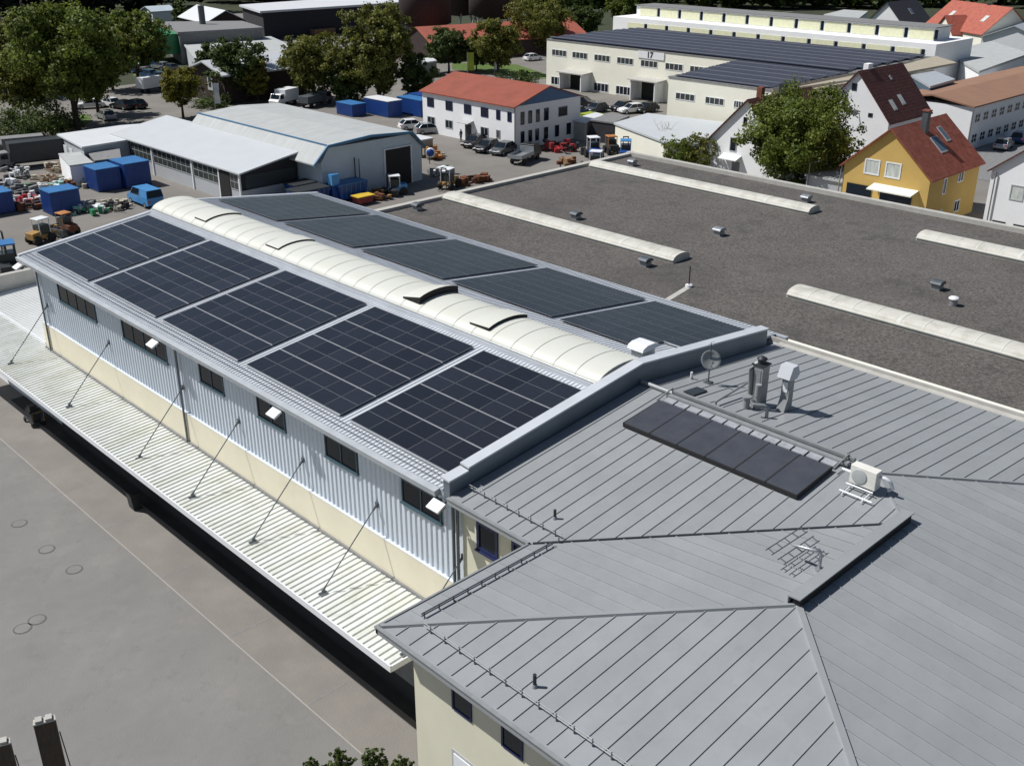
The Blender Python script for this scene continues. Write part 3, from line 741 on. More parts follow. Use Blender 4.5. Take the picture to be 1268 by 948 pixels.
# solar thermal collectors
q0 = RD(772, 529); q1 = RD(815, 501); q2 = RD(1028, 582); q3 = RD(989, 621)
xa, xb2 = (q0.x+q3.x)/2, (q1.x+q2.x)/2; ya, yb2 = (q0.y+q1.y)/2, (q3.y+q2.y)/2
for i in range(6):
    y_a = ya+(yb2-ya)*i/6; y_b = ya+(yb2-ya)*(i+1)/6
    t = thing('solar_collector', ((xa+xb2)/2, (y_a+y_b)/2, ZE2+K2*((xa+xb2)/2-XI2)), f'dark flat plate solar thermal collector, {ORD[i]} from the satellite dish end of the row', 'solar collector', 'solar thermal collectors on the grey roof')
    zz = lambda x, h: ZE2+K2*(x-XI2)+h
    m1 = MB(); m1.slab([(xa+.03, y_a-.03, zz(xa, .20)), (xa+.03, y_b+.03, zz(xa, .20)), (xb2-.03, y_b+.03, zz(xb2, .20)), (xb2-.03, y_a-.03, zz(xb2, .20))], .02)
    m1.build('absorber_glass', 'thermal', t)
    m1 = MB(); m1.slab([(xa, y_a, zz(xa, .175)), (xa, y_b, zz(xa, .175)), (xb2, y_b, zz(xb2, .175)), (xb2, y_a, zz(xb2, .175))], .14)
    for yy in (y_a, y_b+.03): m1.slab([(xa, yy, zz(xa, .205)), (xa, yy-.03, zz(xa, .205)), (xb2, yy-.03, zz(xb2, .205)), (xb2, yy, zz(xb2, .205))], .03)
    m1.build('casing', 'black', t)
bl = thing('collector_ballast_frame', (RX-.8, (ya+yb2)/2, HR), 'grey frame with pale ballast slabs behind the solar thermal collectors', 'frame')
m1 = MB()
m1.box(RX-.08, yb2-.35, HR+.14, RX+.06, -.3, HR+.26); m1.box(RX-.42, yb2-.30, HR+.08, RX-.20, -.3, HR+.18)
for yy in (ya+.05, yb2-.1): m1.tube([(xb2-.1, yy, ZE2+K2*(xb2-XI2)+.2), (RX, yy, HR+.32)], .035, 6)
m1.build('support_frame', 'duct', bl)
for i in range(13):
    y_a = ya+(yb2-ya)*(i+.06)/13; y_b = ya+(yb2-ya)*(i+.92)/13
    x0_, x1_ = xb2+.12, xb2+.12+.46
    m1 = MB(); m1.slab([(x0_, y_a, ZE2+K2*(x0_-XI2)+.14), (x0_, y_b, ZE2+K2*(x0_-XI2)+.14), (x1_, y_b, ZE2+K2*(x1_-XI2)+.15), (x1_, y_a, ZE2+K2*(x1_-XI2)+.15)], .05)
    m1.build('ballast_slab', 'tile_grey', bl)
# air conditioner outdoor unit
c = RD(1068, 607); 
t = thing('air_conditioner', (c.x, c.y, c.z), 'off white air conditioner outdoor unit on a rail frame beside the collectors', 'air conditioner')
m1 = MB(); m1.cbox((c.x+.05, c.y, c.z+.52), (.36, .92, .66)); m1.build('casing', 'ac', t, bevel=.02)
m1 = MB(); m1.lathe((c.x-.135, c.y+.12, c.z+.52), [(.27, 0), (.27, .01), (.24, .018), (0, .014)], 20, axis=Vector((-1, 0, 0))); m1.build('fan_grille', 'grey_frame', t)
m1 = MB()
for yy in (-.35, .35): m1.tube([(c.x-.75, c.y+yy, c.z+.0), (c.x+.3, c.y+yy, c.z+.17)], .025, 6)
m1.tube([(c.x-.6, c.y-.65, c.z+.06), (c.x-.6, c.y+.5, c.z+.06)], .035, 6); m1.tube([(c.x-.2, c.y-.45, c.z+.16), (c.x-.2, c.y+.5, c.z+.16)], .03, 6)
m1.build('mounting_rail', 'white_paint', t)
m1 = MB(); m1.tube([(c.x+.1, c.y-.46, c.z+.62), (c.x+.12, c.y-.62, c.z+.66), (c.x+.2, c.y-.80, c.z+.55), (c.x+.3, c.y-.86, c.z+.3), (c.x+.35, c.y-.7, c.z+.15)], .06, 8)
m1.tube([(c.x-.0, c.y+.46, c.z+.5), (c.x+.0, c.y+.8, c.z+.5)], .05, 8); m1.build('pipe', 'white_paint', t)
# satellite dish
c = RE(877, 474)
t = thing('satellite_dish', c, 'round grey satellite dish on a mast behind the roof parapet', 'satellite dish')
m1 = MB(); m1.tube([c, c+Vector((0, 0, 1.76))], .028, 8); m1.cbox(c+Vector((0, 0, .03)), (.3, .3, .05)); m1.build('mast', 'steel_dark', t)
ax_ = Vector((-.55, -.62, .42)).normalized()
m1 = MB(); dc = c+Vector((-.02, -.03, 1.02)); m1.lathe(dc, [(0, 0), (.15, .012), (.3, .045), (.40, .085), (.405, .08), (.3, .03), (.15, -.006), (0, -.015)], 28, axis=ax_); m1.build('reflector', 'duct', t)
m1 = MB(); e = dc+ax_*.5+Vector((0, 0, -.15)); m1.tube([dc+Vector((0, 0, -.38)), e], .012, 6); m1.tube([e, e-ax_*.1], .035, 8); m1.build('feed_arm', 'steel_dark', t)
m1 = MB()
for k in range(4): m1.tube([c+Vector((-.12+.05*k, -.14, 1.75)), c+Vector((-.12+.05*k, .14, 1.75))], .006, 4)
m1.tube([c+Vector((-.2, 0, 1.75)), c+Vector((.2, 0, 1.75))], .01, 4); m1.build('antenna', 'steel', t)
# square duct chimney with fan
c = RE(938, 501)
t = thing('ventilation_duct', c, 'square grey metal ventilation shaft with a fan hood and side pipes', 'duct')
m1 = MB(); m1.cbox(c+Vector((0, 0, .85)), (.46, .46, 1.7)); m1.build('shaft', 'duct', t, bevel=.01)
m1 = MB(); m1.cbox(c+Vector((-.237, 0, .9)), (.02, .30, 1.3)); m1.build('inspection_panel', 'steel', t)
m1 = MB(); m1.cbox(c+Vector((0, 0, 1.72)), (.54, .54, .05)); m1.cyl(c+Vector((0, 0, 1.74)), .16, .18, 16); m1.lathe(c+Vector((0, 0, 1.92)), [(.2, 0), (.2, .03), (.05, .12), (0, .12)], 16); m1.build('fan_hood', 'dark', t)
m1 = MB(); m1.tube([c+Vector((-.28, .22, .45)), c+Vector((-.30, .25, 1.5)), c+Vector((-.15, .2, 1.72)), c+Vector((0, .1, 1.78))], .09, 8); m1.build('side_pipe', 'duct', t)
m1 = MB(); m1.cyl(c+Vector((-.42, -.22, -.02)), .14, .60, 12, r2=.10); m1.cyl(c+Vector((-.42, -.22, .56)), .12, .5, 12); m1.build('cone_pipe', 'duct', t)
m1 = MB(); m1.cyl(c+Vector((-.72, .05, -.02)), .13, .55, 12); m1.cyl(c+Vector((-.72, .05, .53)), .19, .06, 12); m1.build('cone_pipe', 'duct', t)
c2 = RE(949, 517)
m1 = MB(); m1.tube([c2, c2+Vector((0, 0, .42)), c2+Vector((-.08, .1, .50)), c2+Vector((-.35, .42, .52))], .07, 8)
tag(m1.build('vent_pipe', 'duct', loc=c2), 'bent grey vent pipe below the square ventilation shaft', 'pipe')
m1 = MB(); a = RE(886, 502); b = RE(937, 480); m1.tube([a+Vector((0, 0, .16)), b+Vector((0, 0, .5))], .045, 8); m1.tube([a+Vector((0, 0, .0)), a+Vector((0, 0, .2))], .05, 8)
tag(m1.build('cable_duct', 'duct', loc=a), 'sloping dark pipe run from the ridge to the square shaft', 'pipe')
# slanted chimney with bright hood
c = RE(972, 507)
t = thing('exhaust_chimney', c, 'slim metal exhaust chimney with a slanted bright hood', 'chimney')
m1 = MB(); m1.prism([(c.x-.42, c.z-.05), (c.x+.16, c.z-.05), (c.x+.16, c.z+1.35), (c.x-.15, c.z+1.35), (c.x-.16, c.z+.6)], c.y-.17, c.y+.17, 'y'); m1.build('shaft', 'duct', t)
m1 = MB(); m1.prism([(c.x-.40, c.z+1.42), (c.x-.12, c.z+1.34), (c.x+.14, c.z+1.34), (c.x+.32, c.z+1.5), (c.x+.16, c.z+1.88), (c.x-.20, c.z+1.88)], c.y-.27, c.y+.27, 'y'); m1.build('hood', 'white_sheet', t)
m1 = MB(); m1.cbox(c+Vector((-.165, 0, 1.0)), (.02, .2, .42)); m1.build('label_plate', 'white_paint', t)
m1 = MB(); a = RE(846, 486); m1.slab([a, a+Vector((.9, 0, -.09)), a+Vector((.9, -.5, -.09)), a+Vector((0, -.5, 0))], .04)
o = m1.build('roof_hatch', 'zinc_dark', loc=a); o.location.z += .07; tag(o, 'small dark flat roof hatch in front of the satellite dish', 'hatch')
# antenna array on the wing slope
c = RB(1014, 706)
t = thing('aerial_antenna', c, 'grid aerial antenna on a bent grey mast near the ridge vent', 'antenna')
m1 = MB(); _o = RB(980, 694)+Vector((0, 0, .55)); m1.tube([c, c+Vector((0, 0, .55)), c+Vector((-.06, .02, .68)), c+Vector((-.2, .06, .74)), _o], .05, 8); m1.cyl(c+Vector((0, 0, -.02)), .12, .1, 12); m1.build('mast', 'steel', t)
m1 = MB(); o_ = RB(980, 694)+Vector((0, 0, .55))
u_ = (RB(1000, 672)-RB(955, 702)); u_.z = 0; u_ = u_.normalized()*.82
v_ = Vector((-u_.y, u_.x, 0))*.26+Vector((0, 0, .06))
for s1 in (-1, 1):
    for k in range(5):
        a = o_+v_*s1*1.0+u_*(-1.0+k*.5)
        m1.tube([a-v_*.5, a+v_*.5], .018, 5)
    for e_ in (-.5, .5): m1.tube([o_+v_*s1+v_*e_-u_*1.15, o_+v_*s1+v_*e_+u_*1.1], .018, 5)
m1.build('grid', 'steel_dark', t)
for (fn, px, py, h, lb) in ((RD, 687, 642, .34, 'short vent pipe on the roof slope near the inner corner'), (RA, 662, 850, .40, 'short vent pipe on the roof slope above the long snow guard'), (RE, 856, 469, .3, 'small white vent cone beside the satellite dish')):
    c = fn(px, py); t = thing('vent_pipe', c, lb, 'pipe')
    m1 = MB(); m1.cyl(c-Vector((0, 0, .03)), .10, .12, 12, r2=.06); m1.build('collar', 'zinc', t)
    m1 = MB(); m1.cyl(c, .05, h, 12); m1.build('pipe', 'dark' if fn is not RE else 'white_paint', t)

# ------------------------------------------------------------------ gravel roof hall
ZG = 11.1
gh = thing('gravel_roof_hall', (34, 8, 0), 'large flat roofed hall covered with dark gravel behind the solar roof', 'hall')
w = MB(); w.box(20.9, -45, 0, 47.1, 32.9, ZG-.3); w.build('wall', 'cream_pale', gh)
w = MB(); w.box(20.85, -45, ZG-.3, 47.3, 33.0, ZG); gr_ = w.build('roof', 'gravel', gh)
w = MB()
w.box(47.3, -45, ZG-.5, 47.75, 33.5, ZG+.30); w.box(20.85, 33.0, ZG-.5, 47.3, 33.5, ZG+.22)
w.build('parapet', 'concrete', gh)
w = MB(); w.box(20.87, -45, ZG, 21.15, 32.99, ZG+.10); w.build('edge_trim', 'cream_pale', gh)
def old_sky(x0, x1, y0, y1, parent):
    s_ = MB(); xc = (x0+x1)/2; hw = (x1-x0)/2
    pf = [(x0, ZG-.02), (x0, ZG+.20)]+[(xc-hw*.97*math.cos(math.pi*k/8), ZG+.22+.26*math.sin(math.pi*k/8)) for k in range(9)]+[(x1, ZG+.20), (x1, ZG-.02)]
    s_.prism(pf, y0, y1, 'y', smooth=False)
    r_ = s_
    yy = y1-1.2
    k = 0
    while yy > y0:
        wd = .10 if k % 8 == 4 else .035
        pts = [(xc-hw*.97*math.cos(math.pi*j/8), ZG+.232+.26*math.sin(math.pi*j/8)) for j in range(9)]
        for j in range(8):
            r_.add([(pts[j][0], yy-wd, pts[j][1]), (pts[j][0], yy+wd, pts[j][1]), (pts[j+1][0], yy+wd, pts[j+1][1]), (pts[j+1][0], yy-wd, pts[j+1][1])], [(0, 1, 2, 3)], 1)
        yy -= 1.25; k += 1
    r_.box(x0-.06, y0, ZG+.15, x0-.003, y1, ZG+.20, 1)
    s_.build('roof_skylight', ['vault_old', 'vault'], parent)
old_sky(26.75, 28.3, 12.6, 32.9, gh); old_sky(26.45, 28.05, -30, 4.9, gh); old_sky(41.7, 43.1, 12.9, 32.6, gh); old_sky(41.2, 42.8, -30, 5.1, gh)
lbv = ['squat roof vent nearest the far hall end', 'roof vent with dark hood between the long skylights', 'roof vent beside the end of the near skylight', 'low light topped roof vent alone on open gravel', 'roof vent with dark hood beside a round cap', 'small roof vent beyond the far skylight start', 'small white capped roof vent at the far skylight end']
for i, (px, py) in enumerate(((517, 260), (713, 271), (799, 329), (890, 291), (1160, 358), (783, 205), (998, 250))):
    c = P(px, py, ZG); t = thing('roof_vent', c, lbv[i], 'vent', 'vents on the gravel roof')
    m1 = MB(); m1.cbox(c+Vector((0, 0, .12)), (.5, .5, .24)); m1.build('base', 'steel', t)
    m1 = MB(); m1.prism([(c.x-.36, c.z+.30), (c.x-.32, c.z+.42), (c.x-.15, c.z+.50), (c.x+.15, c.z+.50), (c.x+.32, c.z+.42), (c.x+.36, c.z+.30)], c.y-.30, c.y+.30, 'y'); m1.build('hood', 'steel' if i in (3, 5, 6) else 'steel_dark', t, bevel=.03)
    m1 = MB(); m1.cbox(c+Vector((0, 0, .27)), (.42, .42, .06)); m1.build('gap', 'black', t)
c = P(1180, 378, ZG); t = thing('round_vent', c, 'round mushroom cap vent on the gravel roof', 'vent')
m1 = MB(); m1.cyl(c, .2, .38, 14); m1.build('neck', 'steel', t); m1 = MB(); m1.lathe(c+Vector((0, 0, .36)), [(.27, 0), (.27, .04), (.2, .10), (0, .13)], 18); m1.build('cap', 'white_paint', t)
c = P(853, 355, ZG); t = thing('lightning_rod', c, 'thin upright rod with a bright foot on the gravel roof', 'rod')
m1 = MB(); m1.tube([c, c+Vector((0, 0, 1.15))], .035, 6); m1.build('rod', 'dark', t); m1 = MB(); m1.cyl(c, .2, .12, 12); m1.build('foot', 'white_paint', t)
m1 = MB(); b = P(820, 375, ZG); d = (b-c); s_ = Vector((-d.y, d.x, 0)).normalized()*.16; up = Vector((0, 0, .012)); m1.slab([c-s_+up, c+s_+up, b+s_+up, b-s_+up], .011)
tag(m1.build('cable_cover', 'concrete', loc=c), 'pale strip over gravel leading to the thin rod', 'strip')
# ------------------------------------------------------------------ generic distant buildings
def gable(t, x0, x1, y0, y1, ze, zr, axis, wall, roof, oh=.45, th=.18, zb=0.0):
    w = MB(); w.box(x0, y0, zb, x1, y1, ze)
    xm, ym = (x0+x1)/2, (y0+y1)/2
    if axis == 'x': w.prism([(y0, ze), (y1, ze), (ym, zr-.02)], x0, x1, 'x')
    else: w.prism([(x0, ze), (x1, ze), (xm, zr-.02)], y0, y1, 'y')
    w.build('wall', wall, t)
    r_ = MB()
    if axis == 'x':
        k = (zr-ze)/(ym-y0); e = ze-k*oh
        r_.slab([(x0-oh, y0-oh, e+th), (x1+oh, y0-oh, e+th), (x1+oh, ym, zr+th), (x0-oh, ym, zr+th)], th)
        r_.slab([(x0-oh, ym, zr+th-.003), (x1+oh, ym, zr+th-.003), (x1+oh, y1+oh, e+th), (x0-oh, y1+oh, e+th)], th)
    else:
        k = (zr-ze)/(xm-x0); e = ze-k*oh
        r_.slab([(x0-oh, y0-oh, e+th), (x0-oh, y1+oh, e+th), (xm, y1+oh, zr+th), (xm, y0-oh, zr+th)], th)
        r_.slab([(xm, y0-oh, zr+th-.003), (xm, y1+oh, zr+th-.003), (x1+oh, y1+oh, e+th), (x1+oh, y0-oh, e+th)], th)
    return r_.build('roof', roof, t)
def flat(name, label, cat, pix, z, wall, roof, th=.35, oh=.25, zb=0, lift=None):
    pts = [P(*q, z) for q in pix]
    if lift: pts = [Vector((p.x, p.y, z)) for p in pts]
    c = sum(pts, Vector())/len(pts); t = thing(name, (c.x, c.y, 0), label, cat)
    w = MB(); inn = [(p.x+(c.x-p.x)*.03, p.y+(c.y-p.y)*.03) for p in pts]
    w.prism(inn, zb, z-th, 'z'); w.build('wall', wall, t)
    r_ = MB(); r_.slab(pts, th); r_.build('roof', roof, t)
    return t, pts

# lean-to glass shed and workshop
ws = thing('glazed_shed', (41, 95, 0), 'long lean-to shed with steel glazing and a white sloping roof', 'shed')
w = MB(); w.box(37.5, 79.6, 0, 45, 110, 1.55); w.box(37.7, 79.8, 1.55, 45, 109.8, 3.3, 1)
w.prism([(37.7, 3.3), (45, 3.3), (45, 4.9)], 79.8, 109.8, 'y', 1); w.build('wall', ['grey_wall', 'dim'], ws)
w = MB(); w.slab([(37.15, 79.0, 3.66), (37.15, 110.4, 3.66), (45.2, 110.4, 5.0), (45.2, 79.0, 5.0)], .16); w.build('roof', 'grey_white_roof', ws)
yy = 79.6
for k, (ya_, yb_) in enumerate(((79.9, 81.6), (84.2, 89.8), (90.4, 99.6), (100.2, 106.6), (107.0, 109.6))):
    win(ws, '-x', 37.5, (ya_+yb_)/2, 2.45, yb_-ya_, 1.75, mull=max(1, int((yb_-ya_)/1.2)), rows=2, frame='grey_frame', pane='glass_grey', fw=.07)
for y in (79.62, 84.0, 90.1, 99.9, 106.8, 109.8):
    w = MB(); w.box(37.38, y-.12, 0, 37.55, y+.12, 3.5); w.build('post', 'white_paint', ws)
w = MB(); w.box(37.40, 81.7, 0, 37.49, 83.9, 3.2); w.build('doorway', 'black', ws)
w = MB(); w.box(38.2, 79.68, 1.7, 44.6, 79.78, 3.2); w.build('gable_glazing', 'glass_grey', ws)
wk = thing('workshop_hall', (52, 90, 0), 'pale blue sheet workshop hall with a broad grey roof and dark gate', 'workshop')
prof = [(45.2, 0), (44.2, 4.2), (46.1, 5.95), (57.9, 5.95), (59.7, 4.1), (59.5, 0)]
w = MB(); w.prism([(45.2, 0), (45.2, 4.15), (46.3, 5.7), (57.8, 5.7), (59.5, 4.05), (59.5, 0)], 75.2, 103, 'y'); w.build('wall', 'steelblue_wall', wk)
w = MB(); w.slab([(46.0, 75, 6.0), (46.0, 103.3, 6.0), (52, 103.3, 6.35), (52, 75, 6.35)], .2); w.slab([(52, 75, 6.347), (52, 103.3, 6.347), (58, 103.3, 5.95), (58, 75, 5.95)], .2)
w.build('roof', 'fibre', wk)
w = MB(); w.slab([(44.1, 75, 4.2), (44.1, 103.3, 4.2), (46.0, 103.3, 5.99), (46.0, 75, 5.99)], .15); w.slab([(58.0, 75, 5.94), (58.0, 103.3, 5.94), (59.9, 103.3, 4.05), (59.9, 75, 4.05)], .15); w.build('slope_sheet', 'fibre', wk)
w = MB()
for a, b in (((44.05, 4.2), (46.0, 6.02)), ((46.0, 6.02), (52, 6.38)), ((52, 6.38), (58, 5.98)), ((58, 5.98), (59.9, 4.05))):
    w.slab([(a[0], 74.8, a[1]+.05), (b[0], 74.8, b[1]+.05), (b[0], 75.02, b[1]+.05), (a[0], 75.02, a[1]+.05)], .28)
w.box(45.93, 75.05, 5.98, 46.07, 103.3, 6.12); w.build('blue_verge', 'blue_trim', wk)
w = MB(); w.box(54.0, 75.05, 0, 57.7, 75.19, 4.35); w.build('gate', 'black', wk)
w = MB(); w.box(53.8, 75.0, 0, 53.98, 75.19, 4.5); w.box(57.72, 75.0, 0, 57.9, 75.19, 4.5); w.box(53.98, 75.0, 4.36, 57.72, 75.19, 4.5); w.build('gate_frame', 'white_paint', wk)
w = MB(); w.tube([(49.5, 74.9, 0), (49.5, 74.9, 4.2)], .07, 6); w.tube([(50.1, 74.9, 0), (50.1, 74.9, 4.0)], .05, 6); w.build('pipe', 'dark', wk)

t, pts = flat('flat_roof_shed', 'flat white roofed shed beside the glazed shed with blue fascia', 'shed', [(70, 166), (101, 182), (152, 174), (231, 160), (231, 149), (150, 155)], 3.5, 'grey_wall', 'white_roof', .2)
w = MB(); a, b = P(178, 171.5, 3.4), P(232, 160.5, 3.4); w.slab([a, b, b+Vector((0, .1, 0)), a+Vector((0, .1, 0))], 1.2); w.build('blue_fascia', 'blue_gable', t)
for k in range(3):
    w = MB(); a = P(76+7*k, 176+4*k, 2.6); w.cbox(a+Vector((-.25, 0, -.7)), (.1, .9, 1.5)); w.build('white_door', 'white_paint', t)
flat('garden_shed', 'small shed with a flat grey roof before the blue containers', 'shed', [(72, 190), (86, 205), (116, 201), (99, 188)], 2.6, 'white_wall', 'fibre', .15)
t, _ = flat('store_shed', 'low brown grey shed squeezed beside the glazed shed', 'shed', [(108, 188), (117, 199), (150, 195), (148, 184)], 2.7, 'dark_brick', 'grey', .2)

# two-storey office with red roof
ofc = thing('red_roof_office', (85.5, 89, 0), 'white two-storey office house with a rust red roof and blue gable', 'office house')
gable(ofc, 79.3, 92.3, 79.6, 98.8, 5.75, 7.75, 'y', 'white_wall', 'red_roof', .35, .15)
w = MB(); w.prism([(79.0, 5.80), (92.6, 5.80), (85.8, 7.75)], 79.52, 79.598, 'y'); w.build('gable_cladding', 'blue_gable', ofc)
for px, py in ((533, 120.5), (556, 124.5), (579, 128.5), (600, 132.5), (617, 135.5), (631, 138)):
    a = PX(px, py, 79.3); win(ofc, '-x', 79.3, a.y, 4.35, 1.5 if px < 610 else .8, 1.3, 1, frame='navy_frame', pane='glass', fw=.12)
for px, py, ww in ((534, 147, 1.7), (556, 150.5, 1.6), (600, 158, 1.6), (617, 163, .8)):
    a = PX(px, py, 79.3); win(ofc, '-x', 79.3, a.y, 1.75, ww, 1.2, 1, frame='grey_frame', pane='glass', fw=.10)
for px, ww in ((647, .7), (656.5, .7), (666, .7), (676.5, .9), (697, 1.9)):
    a = PY(px, 134, 79.6); win(ofc, '-y', 79.6, a.x, 4.1, ww, 1.7 if ww < 1 else 1.4, 0, frame='navy_frame' if ww < 1 else 'grey_frame', pane='glass', fw=.08)
for px, ww in ((647, .7), (656.5, .7), (665, .7), (676, .8), (689.5, .8), (704, .9)):
    a = PY(px, 162, 79.6); win(ofc, '-y', 79.6, a.x, 1.55, ww, 1.6, 0, frame='navy_frame', pane='glass', fw=.08)
w = MB(); a = PX(580, 158, 79.3); w.box(79.2, a.y-.6, 0, 79.29, a.y+.6, 2.3); w.build('door', 'dark', ofc)
w = MB(); w.slab([(78.1, a.y-1.1, 2.6), (79.3, a.y-1.1, 2.9), (79.3, a.y+1.1, 2.9), (78.1, a.y+1.1, 2.6)], .08); w.build('door_canopy', 'grey_frame', ofc)
w = MB(); w.tube([(79.25, 79.5, 0), (79.25, 79.5, 5.6)], .07, 6); w.build('downpipe', 'grey', ofc)

# cream factory hall with a solar roof
ch = thing('cream_factory_hall', (136, 86, 0), 'long cream factory hall whose whole roof is dark solar panels', 'factory hall')
w = MB(); w.box(125, 56, -1, 151, 118, 8.0); w.box(104.2, 56.2, -1, 124.99, 73.4, 7.75); w.build('wall', 'cream_pale', ch)
w = MB(); w.box(124.9, 55.9, 8.0, 151.1, 118.1, 8.12); w.box(104.1, 56.1, 7.75, 124.89, 73.5, 7.95); w.build('roof', 'grey', ch)
w = MB(); w.slab([(104.1, 55.4, 7.2), (151, 52.5, 7.6), (151, 56.1, 8.3), (104.1, 56.1, 8.1)], .3); w.build('roof_edge', 'beige', ch)
for k in range(20):
    x = 125.3+k*1.24; w = MB(); w.slab([(x, 57+.2*(k % 3), 8.30), (x+.86, 57+.2*(k % 3), 8.52), (x+.86, 117.6-(k % 2)*.5, 8.52), (x, 117.6-(k % 2)*.5, 8.30)], .05)
    w.slab([(x+.86, 57+.2*(k % 3), 8.52), (x+.98, 57+.2*(k % 3), 8.50), (x+.98, 117.6-(k % 2)*.5, 8.50), (x+.86, 117.6-(k % 2)*.5, 8.52)], .05, 1)
    if k % 3 == 0: w.slab([(x-.24, 57, 8.56), (x+.22, 57, 8.60), (x+.22, 117.4, 8.60), (x-.24, 117.4, 8.56)], .03, 1)
    w.build('solar_panel_row', ['pv_far', 'pv_line'], ch)
for k in range(17):
    x = 104.6+k*1.22; w = MB(); w.slab([(x, 56.8+.15*(k % 3), 8.0), (x+.86, 56.8, 8.2), (x+.86, 72.6+.55*k*.4, 8.2), (x, 72.6+.55*k*.4, 8.0)], .05)
    w.slab([(x+.86, 56.8, 8.2), (x+.98, 56.8, 8.18), (x+.98, 72.6+.55*k*.4, 8.18), (x+.86, 72.6+.55*k*.4, 8.2)], .05, 1)
    if k % 3 == 0: w.slab([(x-.22, 57, 8.24), (x+.22, 57, 8.28), (x+.22, 72.4+.2*k, 8.28), (x-.22, 72.4+.2*k, 8.24)], .03, 1)
    w.build('solar_panel_row', ['pv_far', 'pv_line'], ch)
for y in (114.8, 109.7, 104.4, 99.1, 93.8, 88.5, 83.4): win(ch, '-x', 125, y, 5.9, 3.7, 1.15, 3, frame='white_paint', pane='glass_grey', fw=.10)
for y in (115.0, 104.4, 99.2): win(ch, '-x', 125, y, .9, 3.5, 1.5, 3, frame='white_paint', pane='glass', fw=.1)
for y, ww, hh in ((109.8, 4.0, 3.2), (93.1, 4.0, 3.6)):
    w = MB(); w.box(124.92, y-ww/2, -.9, 124.99, y+ww/2, hh-.5); w.build('gate', 'black', ch)
    w = MB(); w.slab([(122.4, y-ww/2-1.2, hh-.1), (125, y-ww/2-1.2, hh+.1), (125, y+ww/2+1.2, hh+.1), (122.4, y+ww/2+1.2, hh-.1)], .18); w.build('gate_canopy', 'concrete', ch)
    w = MB(); w.box(122.6, y+ww/2+.5, -1, 124.99, y+ww/2+.7, hh-.2); w.build('gate_side', 'white_paint', ch); w = MB(); w.box(122.6, y-ww/2-.7, -1, 124.99, y-ww/2-.5, hh-.2); w.build('gate_side', 'white_paint', ch)
for y, ww, hh in ((70.3, 3.4, 1.0), (65.2, 3.2, 1.0), (61.2, 1.6, 1.0)): win(ch, '-x', 104.2, y, 5.4, ww, hh, 3, frame='white_paint', pane='glass_grey', fw=.09)
w = MB(); w.box(124.85, 90.6, 6.75, 124.96, 96.2, 7.9); w.build('sign_panel', 'white_paint', ch)
cu = bpy.data.curves.new('sign_number', 'FONT'); cu.body = '17'; cu.size = 1.35; cu.extrude = .02; cu.offset = .03; cu.align_x = 'CENTER'; cu.align_y = 'CENTER'
_tmp = bpy.data.objects.new('sign_number_curve', cu); COL.objects.link(_tmp); bpy.context.view_layer.update()
sme = bpy.data.meshes.new_from_object(_tmp.evaluated_get(bpy.context.evaluated_depsgraph_get())); bpy.data.objects.remove(_tmp)
sme.materials.clear(); sme.materials.append(M['dark']); so = bpy.data.objects.new('sign_number', sme); COL.objects.link(so); so.parent = ch
so.location = Vector((124.82, 93.6, 7.33))-OFF[ch.name]; so.rotation_euler = (R(90), 0, R(-90))
# pale yellow and white strip building
sb = thing('strip_factory', (168, 94, 0), 'long white building with pale yellow panels and a set back upper floor', 'factory')
w = MB(); w.box(158, 59.5, 0, 172, 130.5, 9.25); w.box(162, 62, 9.25, 168, 127.5, 11.35); w.build('wall', 'white_wall', sb)
w = MB(); w.box(161.7, 61.7, 11.35, 168.3, 127.8, 11.5); w.build('roof', 'grey', sb)
for k in range(12):
    y = 126.6-k*5.45
    w = MB(); w.box(161.94, y-4.55, 9.45, 161.998, y-.1, 11.1); w.build('yellow_panel', 'pale_yellow', sb)
    w = MB(); w.box(161.93, y-5.3, 9.5, 161.998, y-4.7, 11.1); w.build('slot_window', 'glass', sb)
    w = MB(); w.box(157.94, y-4.55, 6.6, 157.998, y-.1, 8.35); w.build('yellow_panel', 'pale_yellow', sb)
    w = MB(); w.box(157.93, y-5.3, 6.6, 157.998, y-4.7, 8.3); w.build('slot_window', 'glass', sb)

# houses on the right
yh = thing('yellow_house', (87, 27.3, 0), 'ochre yellow gabled house with a ribbed red tile roof', 'house')
yr = gable(yh, 81.2, 92.6, 22.6, 32.0, 5.5, 9.65, 'x', 'yellow_wall', 'tiles_red', .4, .14)
for y in (28.9, 26.6): win(yh, '-x', 81.2, y, 5.6, 1.7, 1.6, 0, frame='white_paint', pane='curtain', fw=.14)
w = MB(); w.slab([(79.6, 23.6, 3.75), (79.6, 28.4, 3.75), (81.19, 28.4, 4.05), (81.19, 23.6, 4.05)], .12); w.build('awning', 'cream_pale', yh)
w = MB(); w.box(81.1, 28.6, 1.2, 81.19, 31.4, 3.6); w.box(81.1, 24.2, 1.2, 81.19, 27.6, 3.6); w.build('terrace_door', 'glass', yh)
w = MB(); w.box(78.4, 23.0, 0, 81.19, 31.8, 1.15); w.box(78.3, 23.2, 1.151, 78.42, 28.0, 2.0); w.build('terrace', 'white_wall', yh)
win(yh, '-y', 22.6, 84.7, 4.1, .75, 1.7, 0, frame='white_paint', pane='glass', fw=.12)
win(yh, '-y', 22.6, 88.2, 4.6, 1.3, 1.3, 1, frame='white_paint', pane='glass', fw=.12)
win(yh, '-y', 22.6, 84.7, .9, .9, 1.5, 0, frame='white_paint', pane='glass', fw=.12)
win(yh, '-y', 22.6, 88.4, 1.4, 1.3, 1.3, 1, frame='white_paint', pane='glass', fw=.12)
kk = (9.65-5.5)/4.7
